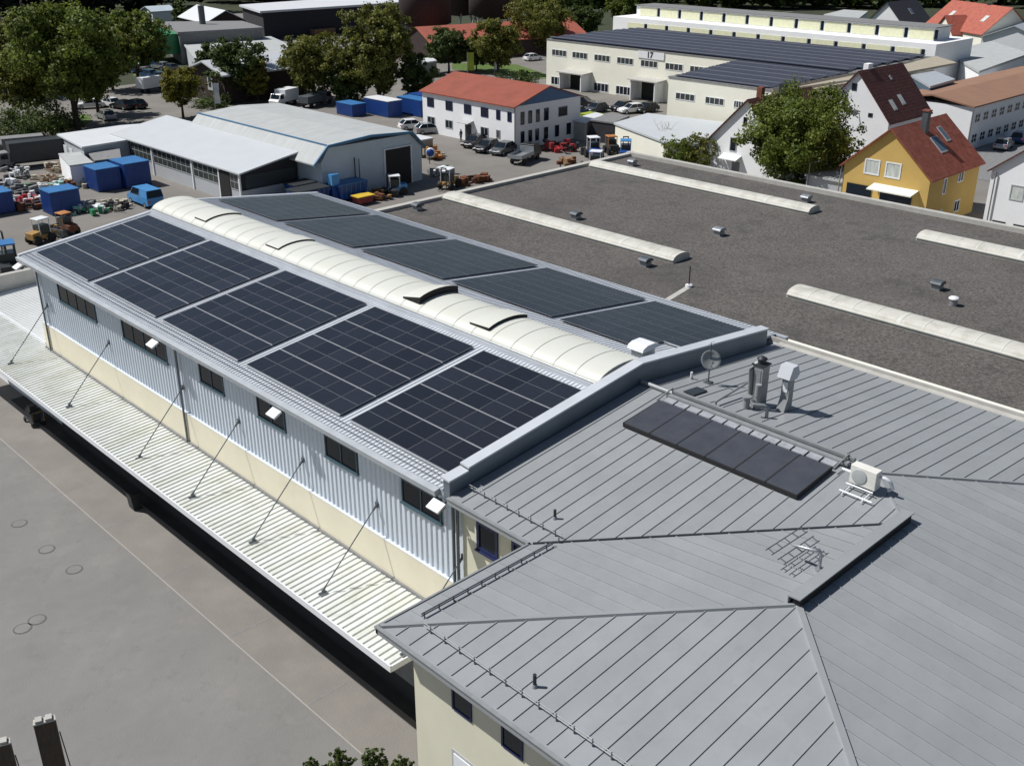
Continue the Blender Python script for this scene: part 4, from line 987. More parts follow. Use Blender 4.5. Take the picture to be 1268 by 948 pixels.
def skyl(par, x, y, y_e, ze, k, w_, l_, zt=.14, m='glass_blue'):
    m1 = MB(); z = ze+k*(y-y_e)+zt; z2 = ze+k*(y+l_-y_e)+zt
    m1.slab([(x, y, z+.10), (x+w_, y, z+.10), (x+w_, y+l_, z2+.10), (x, y+l_, z2+.10)], .12)
    f = m1.build('roof_window', 'grey_frame', par)
    m1 = MB(); m1.slab([(x+.09, y+.09, z+.11+.09*k), (x+w_-.09, y+.09, z+.11+.09*k), (x+w_-.09, y+l_-.09, z2+.11-.09*k), (x+.09, y+l_-.09, z2+.11-.09*k)], .02); m1.build('pane', m, f)
skyl(yh, 86.2, 24.1, 22.6, 5.5, kk, 1.5, 1.5); skyl(yh, 88.9, 24.9, 22.6, 5.5, kk, .9, 1.4)
w = MB(); w.cbox((86.4, 26.4, 9.6), (.7, .6, 2.6)); o = w.build('chimney', 'steel_dark', yh); w = MB(); w.cbox((86.4, 26.4, 10.98), (.85, .75, .12)); w.build('chimney_cap', 'red_tile', o)
w = MB(); w.tube([(81.05, 32.2, 5.3), (81.0, 32.3, 0)], .07, 6); w.build('downpipe', 'grey', yh)

th_ = thing('tall_white_house', (112, 45.5, 0), 'tall white gabled house with a steep dark red tile roof', 'house')
gable(th_, 107, 118, 40.6, 50.4, 5.45, 11.0, 'x', 'white_wall', 'tiles_dark', .35, .14)
win(th_, '-x', 107, 47.2, 6.1, 1.5, 1.5, 0, frame='grey_frame', pane='curtain', fw=.1); win(th_, '-x', 107, 46.6, 2.6, 1.4, 1.6, 0, frame='white_paint', pane='glass_grey', fw=.1)
win(th_, '-x', 107, 45.9, 9.1, .7, .9, 0, frame='dark', pane='glass', fw=.08); win(th_, '-x', 107, 43.2, 5.9, .6, .5, 0, frame='dark', pane='glass')
k2 = 5.55/4.9
skyl(th_, 109.5, 41.3, 40.6, 5.45, k2, .9, 1.0, m='curtain'); skyl(th_, 112.2, 41.6, 40.6, 5.45, k2, .9, 1.0, m='curtain'); skyl(th_, 113, 44.1, 40.6, 5.45, k2, .4, .4)
w = MB(); w.cbox((109.7, 45.8, 11.3), (1.2, .7, .9)); w.build('chimney', 'white_wall', th_)
w = MB(); w.lathe((106.6, 45.2, 6.0), [(0, 0), (.4, .08), (.42, .07)], 14, axis=Vector((-.7, -.7, .3)).normalized()); w.tube([(106.7, 45.2, 6), (107, 45.2, 5.5)], .04, 5); w.build('wall_dish', 'steel', th_)
wh = thing('white_gable_house', (94, 48.7, 0), 'white gabled house half hidden behind the big round tree', 'house')
gable(wh, 87.6, 101, 43.4, 54.0, 3.9, 9.3, 'x', 'white_wall', 'tiles_dark', .35, .14)
win(wh, '-x', 87.6, 48.9, 6.8, .5, 1.0, 0, frame='dark', pane='glass', fw=.05); win(wh, '-x', 87.6, 50.3, 3.9, 1.0, 1.7, 0, frame='grey_frame', pane='glass', fw=.1)
w = MB(); w.slab([(86.4, 49.0, 2.3), (87.6, 49.0, 2.7), (87.6, 51.6, 2.7), (86.4, 51.6, 2.3)], .1); w.build('door_canopy', 'white_paint', wh)
w = MB(); w.box(87.5, 49.2, .0, 87.59, 50.2, 1.9); w.build('door', 'grey', wh)
w = MB(); w.cbox((90, 48.7, 9.9), (.7, .7, 1.3)); w.build('chimney', 'red_tile', wh); w = MB(); w.cbox((95, 48.6, 9.9), (1.3, .8, 1.2)); w.build('chimney', 'dark', wh)
w = MB(); w.tube([(87.45, 54, 3.6), (87.45, 54.0, 0)], .06, 5); w.build('downpipe', 'grey', wh)
rh = thing('white_corner_house', (92, 13.5, 0), 'white gabled house partly cut by the picture edge beside the yellow house', 'house')
gable(rh, 86.3, 98, 8.2, 18.8, 6.2, 10.4, 'x', 'white_wall', 'tiles_dark', .35, .14)
for y, z in ((16.0, 4.3), (14.0, 4.1)): win(rh, '-x', 86.3, y, z, 1.35, 1.5, 0, frame='grey_frame', pane='curtain', fw=.1)
for y in (17.2, 15.1): win(rh, '-x', 86.3, y, .8, 1.3, .9, 0, frame='dark', pane='glass', fw=.1)
w = MB(); w.tube([(86.1, 18.3, 6.0), (86.1, 18.3, 0)], .07, 6); w.build('downpipe', 'grey', rh)
gr = thing('grey_garage', (84, 34, 0), 'grey flat garage wing between the big tree and yellow house', 'garage')
w = MB(); w.box(82.5, 32.6, 0, 100, 37.0, 3.1); w.build('wall', 'grey_wall', gr); w = MB(); w.box(82.3, 32.5, 3.1, 100.2, 37.2, 3.3); w.build('roof', 'fibre', gr)
w = MB(); w.tube([(82.2, 36.6, 0), (82.2, 36.6, 4.6), (82.6, 35.5, 5.0)], .08, 6); w.build('pipe', 'grey', gr)

# garages and small roofs by the red-roofed office
t, pts = flat('cream_garage', 'low cream garage with white roller doors by the bushes', 'garage', [(760, 152), (802, 140), (905, 152), (880, 180), (822, 175)], 3.1, 'cream_pale', 'grey_white_roof', .25)
_g = t
for (pa, pb) in (((766, 158.5), (794, 169)), ((798, 170.5), (816, 177))):
    a, b = P(*pa, 2.5), P(*pb, 2.5); v_ = Vector((a.x-CAM[0], a.y-CAM[1], 0)).normalized()*.12
    w = MB(); w.slab([a-v_*1.5, b-v_*1.5, b-v_, a-v_], 2.1); w.build('roller_door', 'white_paint', _g)
flat('grey_carport', 'flat grey roofed carport with a dark opening beside the cream garage', 'carport', [(730, 148), (757, 140), (780, 143), (760, 152)], 3.0, 'dim', 'grey', .2)
flat('white_shelter', 'narrow white roofed shelter beside the red-roofed office', 'shelter', [(706, 148), (738, 139), (748, 142), (725, 152)], 2.6, 'concrete', 'white_roof', .15)
# buildings far right
t, pts = flat('grey_flat_hall', 'white walled hall with a broad pale grey flat roof', 'hall', [(1171, 64), (1212.6, 88), (1275, 66), (1227, 51)], 6.0, 'white_wall', 'fibre', .4)
t, pts = flat('blue_glass_pavilion', 'small blue grey roofed pavilion with blue glass walls', 'pavilion', [(1128, 93), (1152, 107), (1183, 98), (1156, 87)], 7, 'glass_blue', 'zinc_light', .3)
bh = thing('brown_roof_hall', (140, 42, 0), 'long white building under a brown roof with rows of square windows', 'building')
pts = [P(*q, 6) for q in ((1207, 132), (1187, 100), (1247, 85))]
x0 = pts[0].x; y0 = pts[0].y; y1_ = pts[1].y
w = MB(); w.box(x0+.3, y0+.3, 0, x0+45, y0+11.5, 5.8); w.build('wall', 'white_wall', bh)
w = MB(); w.slab([(x0, y0, 5.95), (x0+45, y0, 5.95), (x0+45, y0+6, 6.9), (x0, y0+6, 6.9)], .2); w.slab([(x0, y0+6, 6.897), (x0+45, y0+6, 6.897), (x0+45, y0+12, 5.95), (x0, y0+12, 5.95)], .2); w.build('roof', 'brown_roof', bh)
for k in range(12):
    for z in (4.2, 1.5): win(bh, '-y', y0+.3, x0+2.2+k*2.6, z, 1.7, 1.3, 1, rows=2, frame='white_paint', pane='glass', fw=.14)
w = MB(); w.tube([(x0+.1, y0+.1, 5.7), (x0+.1, y0+.1, 0)], .08, 6); w.build('downpipe', 'grey', bh)
def loc_house(name, label, cx, cy, ang, L_, W_, ze, zr, wall, roof, extra=None, cat='house'):
    t = thing(name, (0, 0, 0), label, cat); gable(t, -L_/2, L_/2, -W_/2, W_/2, ze, zr, 'x', wall, roof, .4, .16)
    if extra: extra(t)
    t.location = (cx, cy, 0); t.rotation_euler = (0, 0, R(ang)); return t
def red_extra(t):
    w = MB(); w.prism([(-3.6, 0), (3.6, 0), (3.6, 4.4), (0, 7.6), (-3.6, 4.4)], -8.5, -2.5, 'y'); w.build('cross_gable', 'cream_pale', t)
    w = MB(); w.slab([(-4.1, -8.9, 4.1), (-4.1, -3.4, 4.1), (0, -3.4, 8.0), (0, -8.9, 8.0)], .2); w.slab([(0, -8.9, 7.997), (0, -3.4, 7.997), (4.1, -3.4, 4.1), (4.1, -8.9, 4.1)], .2); w.build('cross_roof', 'tiles_orange', t)
    win(t, '-y', -8.5, 0, 5.0, 1.6, 1.4, 1, frame='dark', pane='glass')
    w = MB(); w.cbox((3, 0.2, 9.6), (1.2, .8, 1.6)); w.build('chimney', 'dark', t)
    for x in (-6.5, 6): skyl(t, x, -3.9, -6.25, 5.0, .83, 1.4, 1.4, .16, 'curtain')
a = P(1179, 36, 5.0)
loc_house('red_tile_house', 'large house with an orange red tile roof and cross gable', a.x+5.5, a.y-3.4, -122, 22, 12.5, 5.0, 10.2, 'cream_pale', 'tiles_orange', red_extra)
a = P(1088, 30, 5.0)
def sw_extra(t):
    for y in (-1.8, 1.8): win(t, '-x', -7, y, 5.2, 1.2, 1.3, 0, frame='white_paint', pane='glass')
    skyl(t, 0, -3.0, -5, 4.8, 1.0, 1.2, 1.2)
loc_house('dark_roof_house', 'small white gabled house with a slate dark roof behind the strip building', a.x+8, a.y-1, 0, 14, 10, 4.8, 9.8, 'white_wall', 'slate', sw_extra)
t, pts = flat('pale_annex', 'pale grey low building behind the slate roofed house', 'building', [(1020, 18), (1045, 12), (1075, 14), (1062, 24)], 5, 'white_wall', 'fibre', .4)
a = P(1250, 48, 4.5)
loc_house('pale_blue_house', 'pale house with a flat gable at the edge behind the grey hall', a.x+6, a.y, 10, 16, 12, 4.8, 7.2, 'white_wall', 'zinc_light')

# timber yard and industrial background on the left
t, pts = flat('timber_shed', 'long open timber shed with a thin white roof', 'shed', [(296, 6), (322, 14), (508, 2), (500, -8)], 7.0, 'dim', 'white_roof', .5)
for k in range(9):
    a = P(330+20*k, 13.0-1.25*k, 6.6); w = MB(); w.box(a.x-.2, a.y-.2, 0, a.x+.2, a.y+.2, 6.4); w.build('post', 'steel_dark', t)
t, pts = flat('grey_flat_works', 'long low grey works building with a flat roof beyond the trees', 'building', [(198, 27), (220, 40), (326, 34), (300, 26)], 6.5, 'grey', 'grey', .5)
w = MB(); a = P(207, 45, 5); w.cbox((a.x, a.y, 4), (9, 12, 4)); w.build('green_front', 'green', t)
w = MB(); a = P(251, 30, 6.5); w.cyl((a.x, a.y, 6.4), .7, 4, 10); w.build('flue', 'steel_dark', t)
a = P(262, 18, 6)
loc_house('white_roof_barn', 'dark barn with a bright white pitched roof against the forest', a.x, a.y, 80, 20, 10, 5.0, 7.5, 'dark_brick', 'white_roof', cat='barn')
a = P(200, 20, 4); loc_house('blue_window_hut', 'small white hut with blue windows before the dark forest', a.x, a.y, 0, 8, 6, 5.5, 6.5, 'white_wall', 'steelblue_wall', lambda t: [win(t, '-x', -4, y, 3.5, 1.8, 3, 0, frame='blue_trim', pane='glass_blue') for y in (-1.4, 1.4)], cat='hut')
t, pts = flat('workshop_row', 'row of low pale flat roofs behind the roadside trees', 'building', [(224, 50), (300, 48), (335, 45), (370, 60), (345, 72), (240, 72)], 4.0, 'grey_wall', 'fibre', .3)
dk = thing('dark_timber_house', (75, 147, 0), 'dark brown timber house with a pale roof behind the yellow tree', 'house')
a = P(245, 76, 6.3)
w = MB(); w.box(a.x, a.y-8, 0, a.x+16, a.y+2, 5.0); w.prism([(a.y-8, 5), (a.y+2, 5), (a.y-2.5, 6.4)], a.x, a.x+16, 'x'); w.build('wall', 'dark_brick', dk)
w = MB(); w.slab([(a.x-.8, a.y-9, 4.9), (a.x+16, a.y-9, 4.9), (a.x+16, a.y-2.5, 6.7), (a.x-.8, a.y-2.5, 6.7)], .25); w.slab([(a.x-.8, a.y-2.5, 6.697), (a.x+16, a.y-2.5, 6.697), (a.x+16, a.y+3, 5.1), (a.x-.8, a.y+3, 5.1)], .25); w.build('roof', 'white_sheet', dk)
w = MB(); w.box(a.x-.1, a.y-4.4, 1.9, a.x-.002, a.y-2.6, 5.0); w.build('grey_panel', 'grey_frame', dk)
w = MB(); w.box(a.x-.12, a.y-3.8, 2.4, a.x-.101, a.y-3.0, 4.8); w.build('window', 'glass', dk)
# silos on struts
for px, py, r_, h0, h1, lb in ((528, 62, 6.0, 6, 18, 'dark timber silo tower on splayed struts beside the tall tree'), (612, 45, 6.5, 5.5, 16, 'dark grain silo on pale splayed legs above red roofs'), (570, 40, 5.0, 5.5, 16, 'narrow dark silo between its two larger neighbours')):
    a = P(px, py, 0); t = thing('silo', a, lb, 'silo')
    w = MB(); w.lathe((a.x, a.y, h0), [(0, -1.5), (r_*.5, -1.2), (r_, 0), (r_, h1-h0), (0, h1-h0+1)], 20); w.build('drum', 'dark_brick', t)
    for k in range(8):
        an = math.pi*2*k/8; w = MB(); w.tube([(a.x+math.cos(an)*r_*1.05, a.y+math.sin(an)*r_*1.05, 0), (a.x+math.cos(an+.2)*r_*.7, a.y+math.sin(an+.2)*r_*.7, h0+.3)], .22, 6); w.build('leg', 'grey_frame', t)
a = P(590, 40, 5)
loc_house('red_shed', 'long low shed with a faded red tile roof behind the roadside trees', a.x+6, a.y, -12, 40, 14, 3.6, 6.6, 'dark_brick', 'bright_red_roof', cat='shed')
a = P(665, 33, 4)
t = flat('kiosk', 'small white roofed kiosk beside the road', 'kiosk', [(507, 74), (513, 79), (541, 75), (535, 71)], 2.9, 'grey', 'white_roof', .25)[0]

# ------------------------------------------------------------------ vehicles
def car_proto(body, L_=4.4, W_=1.78, H_=1.46, van=False, name='parked_car'):
    t = bpy.data.objects.new(name, None); COL.objects.link(t)
    hl, hw = L_/2, W_/2
    b = MB()
    if van:
        side = [(-hl, .35), (-hl, 1.15), (-hl+.08, 1.20), (hl-.95, 1.20), (hl-.25, 1.05), (hl, .85), (hl, .35)]
        cab0 = [(-hl+.02, 1.2, hw), (hl-.95, 1.2, hw), (hl-1.55, H_, hw*.88), (-hl+.18, H_, hw*.88)]
    else:
        side = [(-hl, .32), (-hl-.02, .62), (-hl+.08, .92), (-hl+.6, .96), (hl-1.25, .93), (hl-.35, .80), (hl, .62), (hl, .32)]
        cab0 = [(-hl+.30, .94, hw*.95), (hl-1.20, .92, hw*.95), (hl-2.0, H_-.02, hw*.78), (-hl+.85, H_-.02, hw*.78)]
    b.prism(side, -hw, hw, 'y')
    x0, x1, x2, x3 = [c[0] for c in cab0]; zt = H_
    # roof panel and pillars
    b.slab([(x3-.02, -cab0[3][2], zt+.03), (x2+.02, -cab0[2][2], zt+.03), (x2+.02, cab0[2][2], zt+.03), (x3-.02, cab0[3][2], zt+.03)], .05)
    for s in (-1, 1):
        for (p, q) in (((x0, cab0[0][1], s*cab0[0][2]), (x3, zt, s*cab0[3][2])), ((x1, cab0[1][1], s*cab0[1][2]), (x2, zt, s*cab0[2][2])), (((x0+x1)/2-.1, cab0[0][1], s*cab0[0][2]), ((x2+x3)/2, zt, s*cab0[2][2]))):
            b.tube([(p[0], p[2], p[1]), (q[0], q[2], q[1])], .045, 5)
        if van: b.slab([(x0, s*hw*.999, 1.2), (x0+(x1-x0)*.45, s*hw*.999, 1.2), (x0+(x1-x0)*.45, s*hw*.89, zt), (x3, s*hw*.89, zt)], .02)
    o = b.build('body', body, None, bevel=.05); o.parent = t
    gl = MB(); vs = []
    for s in (-1, 1): vs += [(c[0], s*c[2]*.985, c[1]) for c in cab0]
    gl.add(vs, [(0, 1, 2, 3), (7, 6, 5, 4), (1, 5, 6, 2), (4, 0, 3, 7), (3, 2, 6, 7)])
    g_ = gl.build('windows', 'glass', None); g_.parent = t
    for sx in (-hl+.78, hl-.82):
        for s in (-1, 1):
            wh_ = MB(); wh_.tube([(sx, s*(hw-.20), .32), (sx, s*(hw+.015), .32)], .32, 16); wh_.tube([(sx, s*(hw+.012), .32), (sx, s*(hw+.03), .32)], .2, 10, 1)
            w_ = wh_.build('wheel', ['black', 'steel'], None); w_.parent = t
    for s in (-1, 1):
        l_ = MB(); l_.cbox((hl-.05, s*(hw-.3), .68), (.14, .36, .14)); q = l_.build('headlight', 'white_paint', None); q.parent = t
        l_ = MB(); l_.cbox((-hl+.02, s*(hw-.22), .78), (.10, .30, .16)); q = l_.build('tail_light', 'red', None); q.parent = t
    return t
PROT = {}
def car(col, px, py, ang, label, group='parked cars', L_=4.4, H_=1.46, van=False, name='parked_car'):
    key = (col, L_, H_, van)
    if key not in PROT: PROT[key] = car_proto(col, L_, 1.78 if not van else 1.9, H_, van, name); o = PROT[key]
    else: o = copy_tree(PROT[key])
    a = P(px, py, 0); o.location = (a.x, a.y, .02); o.rotation_euler = (0, 0, R(ang)); OFF[o.name] = Vector((0, 0, 0))
    return tag(o, label, 'van' if van else 'car', group)
car('car_white', 112, 134, 160, 'white car at the lawn edge under the trees')
car('car_white', 137, 132, 95, 'white hatchback with its rear to the yard between two cars')
car('car_silver', 132, 148, 85, 'silver car on the road in front of two white cars')
car('car_black', 152, 135, 100, 'dark car beside the white hatchback under grey racks')
car('car_black', 168, 134, 100, 'black car last of the row by the grey racks')
car('car_silver', 532, 165, -20, 'silver grey estate car beside the far end of the white office')
car('car_white', 512, 160, -20, 'white car behind the silver estate car')
car('car_black', 588, 181, -165, 'black car nearest the office door')
car('car_black', 603, 187, -165, 'black car in the middle before the white office')
car('car_grey', 623, 190, -165, 'dark car nearest the office corner')
car('car_white', 530, 94, -10, 'white car passing the small kiosk')
car('car_white', 660, 75, -5, 'white car alone on the road beside the cream hall')
car('car_black', 722, 131, -70, 'black car parked closest to the office gable')
car('car_blue', 716, 143, 20, 'dark blue car behind the narrow shelter')
car('car_grey', 738, 139, 180, 'dark car before the shelter roof')
car('car_black', 770, 137, 175, 'black car left of the white one near the gate')
car('car_white', 782, 140, 160, 'white car between black cars near the gate')
car('car_black', 800, 139, 175, 'black car in front of the dark factory gate')
car('car_silver', 1242, 184, 10, 'silver car in the shaded side street by the brown roofed building')
car('car_blue', 1262, 176, 10, 'dark blue car behind the silver car in the side street')
for k, (px, py, c_) in enumerate(((160, 84, 'car_silver'), (170, 88, 'car_white'), (163, 90, 'car_blue'), (190, 84, 'car_blue'), (200, 86, 'car_silver'), (210, 88, 'car_grey'), (184, 96, 'car_blue'), (196, 99, 'car_blue'), (208, 100, 'car_silver'), (192, 106, 'car_white'))):
    car(c_, px, py, 100, ['silver car farthest back on the lot', 'white car in the back row under the leafy tree', 'blue car in the back row under the leafy tree', 'blue car behind the white truck, back row', 'silver car behind the white truck, back row', 'dark grey car at the end of the back row', 'blue car first of the middle row on the lot', 'blue car second of the middle row on the lot', 'silver car by the yellow tree on the lot', 'white car directly before the white truck'][k], 'cars on the far lot')
for k, (px, py) in enumerate(((268, 52), (700, 92), (1245, 45))): pass
# blue van
o = car('blue_van', 181, 253, 90, 'light blue van with a dark rear window beside the blue containers', None, 4.9, 1.95, True, 'blue_van')
if 'group' in o: del o['group']
# white box truck, flatbed truck, bus-like boxes
def box_truck(a, ang, label, bodym, cabm, L_=6.2, hbox=2.7, name='box_truck', flatbed=False):
    t = bpy.data.objects.new(name, None); COL.objects.link(t)
    b = MB()
    if flatbed:
        b.box(-L_/2, -1.05, .85, L_/2-2.3, 1.05, .98); b.box(-L_/2, -1.05, .98, L_/2-2.3, -1.0, 1.35); b.box(-L_/2, 1.0, .98, L_/2-2.3, 1.05, 1.35); b.box(-L_/2, -1.0, .98, -L_/2+.05, 1.0, 1.35); b.box(L_/2-2.38, -1.0, .98, L_/2-2.3, 1.0, 1.9)
    else: b.box(-L_/2, -1.1, .8, L_/2-1.9, 1.1, hbox)
    q = b.build('cargo_body', bodym, None, bevel=.03); q.parent = t
    b = MB(); x1 = L_/2; x0 = x1-(2.25 if flatbed else 1.85)
    b.prism([(x0, .5), (x0, 2.05), (x0+.2, 2.15), (x1-.75, 2.12), (x1-.35, 1.35), (x1, 1.15), (x1, .5)], -.95, .95, 'y'); q = b.build('cab', cabm, None, bevel=.05); q.parent = t
    b = MB()
    for s in (-1, 1): b.box(x0+.25, s*.955-.01, 1.35, x1-.75, s*.955+.01, 1.95)
    b.add([(x1-.72, -.85, 2.07), (x1-.72, .85, 2.07), (x1-.34, .85, 1.38), (x1-.34, -.85, 1.38)], [(0, 1, 2, 3)]); q = b.build('windows', 'glass', None); q.parent = t
    for x in (-L_/2+1.0, L_/2-1.0):
        for s in (-1, 1):
            b = MB(); b.tube([(x, s*.72, .4), (x, s*.98, .4)], .40, 16); q = b.build('wheel', 'black', None); q.parent = t
    b = MB(); b.box(-L_/2+.1, -.4, .5, x0, .4, .8); q = b.build('chassis', 'dark', None); q.parent = t
    t.location = (a.x, a.y, .02); t.rotation_euler = (0, 0, R(ang)); return tag(t, label, 'truck')
box_truck(P(650, 200), 18, 'dark cab flatbed truck with a silver bed near the office corner', 'steel', 'car_black', 5.8, name='flatbed_truck', flatbed=True)
box_truck(P(192, 113), 12, 'white box truck on the road behind the yellow tree', 'white_paint', 'car_white')
box_truck(P(352, 131), -160, 'white box truck parked before the dark trees', 'white_paint', 'car_white', 5.5)
box_truck(P(392, 131), 15, 'dark truck with a round grey tank beside the white box truck', 'steel_dark', 'grey', 6.5, 1.9)
box_truck(P(44, 205), 170, 'long dark tarpaulin truck in the left yard', 'dark', 'grey', 9.5, 3.2)
box_truck(P(22, 196), 165, 'grey truck partly behind the long dark truck', 'grey', 'grey', 7, 2.8)

# ------------------------------------------------------------------ containers, machines and yard goods
def container(x0, y0, x1, y1, h, label, side='blue_cont', top='blue_top', name='container', ang=0):
    t = thing(name, ((x0+x1)/2, (y0+y1)/2, 0), label, 'container')
    m1 = MB(); m1.box(x0+.03, y0+.03, .1, x1-.03, y1-.03, h-.06)
    n_ = int((y1-y0)/.28)
    for k in range(n_): m1.box(x0-.0, y0+.1+k*(y1-y0-.2)/n_, .15, x0+.03, y0+.1+(k+.5)*(y1-y0-.2)/n_, h-.12)
    n_ = int((x1-x0)/.28)
    for k in range(n_): m1.box(x0+.1+k*(x1-x0-.2)/n_, y0, .15, x0+.1+(k+.5)*(x1-x0-.2)/n_, y0+.03, h-.12)
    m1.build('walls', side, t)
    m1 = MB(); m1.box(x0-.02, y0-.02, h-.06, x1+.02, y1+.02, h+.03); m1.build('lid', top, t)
    m1 = MB(); m1.box(x0+.02, y0+.02, 0, x1-.02, y1-.02, .1); m1.build('skid', 'dark', t)
    return t
container(20.7, 89.6, 23.9, 92.4, 2.5, 'upright dark blue container alone behind the yellow loader')
container(28.7, 96.2, 31.6, 99.6, 2.6, 'dark blue container next to a brown drum, with faded lid')
container(31.75, 95.4, 34.9, 99.2, 2.9, 'tallest blue container closest to the glazed shed')
container(14.5, 94.2, 18.6, 97.4, 2.3, 'dark blue container at the picture edge behind clutter')
container(82.2, 110.8, 85.0, 117.0, 2.5, 'dark blue container under the tall tree, with white tarp', top='white_paint')
container(86.0, 107.4, 88.6, 113.4, 2.6, 'dark blue container nearest the white office')
container(78.5, 115.2, 81.2, 119.5, 1.9, 'low blue skip at the edge of the container row')
container(88.8, 108.0, 91.0, 114.0, 2.7, 'blue container with round white cap behind its neighbours', top='blue_cont')
container(95.8, 80.2, 98.2, 83.0, 2.5, 'lime green container under the carport', 'lime', 'lime')
# blue machinery heap in front of the workshop
def heap(name, label, cat, c, size, n, mats, seed=0, hmax=1.6, smin=.25, smax=1.0):
    n = int(n*1.6); rd = random.Random(seed); t = thing(name, (c.x, c.y, 0), label, cat)
    for mi, mm in enumerate(mats):
        for k in range(max(1, n//len(mats))):
            m1 = MB(); x = c.x+rd.uniform(-1, 1)*size[0]/2; y = c.y+rd.uniform(-1, 1)*size[1]/2
            s = [rd.uniform(smin, smax) for _ in range(3)]; z = rd.uniform(0, max(.05, hmax-s[2])) if k > 2 else 0
            kind = rd.random()
            if kind < .5: m1.cbox((x, y, z*.6+s[2]/2), (s[0]*1.3, s[1]*.8, s[2]*.8), rz=rd.uniform(0, 3), ry=rd.uniform(-.12, .12)); nm = 'crate'
            elif kind < .7: m1.cyl((x, y, z*.5), s[0]*.4, s[2], 12); nm = 'drum'
            else:
                a = Vector((x, y, max(.08, z*.6))); b = a+Vector((rd.uniform(-1.3, 1.3), rd.uniform(-1.3, 1.3), rd.uniform(0, .4))); m1.tube([a, b], .07, 6); nm = 'bar'
            m1.build(nm, mm, t)
    return t
def crane_bin(x, y, L_, label, top):
    t = thing('skip', (x, y, 0), label, 'skip')
    m1 = MB(); m1.prism([(x-L_/2+.3, .3), (x+L_/2-.3, .3), (x+L_/2, 1.9), (x-L_/2, 1.9)], y-1.1, y+1.1, 'y'); m1.build('tub', 'blue_cont', t)
    m1 = MB()
    for k in range(6): m1.box(x-L_/2+.4+k*(L_-.8)/5-.05, y-1.16, .4, x-L_/2+.4+k*(L_-.8)/5+.05, y-1.101, 1.9)
    m1.box(x-L_/2-.05, y-1.18, 1.9, x+L_/2+.05, y+1.18, 2.0); m1.build('ribs', 'blue_top' if top else 'dark', t)
    return t
crane_bin(42.8, 74.5, 4.2, 'blue skip in front of the lean-to gable', False); crane_bin(44.0, 77.3, 3.6, 'dark skip tucked between lean-to and workshop', False); crane_bin(47.6, 73.9, 4.0, 'dark blue ribbed skip before the workshop wall', True)
t = heap('scrap_machinery', 'rusty brown machine parts on the ground by the workshop gate', 'machine parts', Vector((50.6, 71.9, 0)), (3.5, 3), 18, ['rust', 'ochre', 'dark'], 3, 1.2)
heap('metal_stack', 'grey machines and a white case beside the blue skip', 'machines', Vector((38.6, 76.2, 0)), (3, 2.5), 12, ['grey', 'steel', 'white_paint'], 4, 1.6)
t = thing('blue_cabinet', (45.6, 73.2, 0), 'light blue upright cabinet between the blue skips', 'cabinet')
m1 = MB(); m1.cbox((45.6, 73.6, 2.6), (1.0, .8, 1.2)); m1.build('box', 'blue_van', t); m1 = MB(); m1.cbox((45.6, 73.6, 1.0), (.9, .7, 2.0)); m1.build('base', 'blue_cont', t)
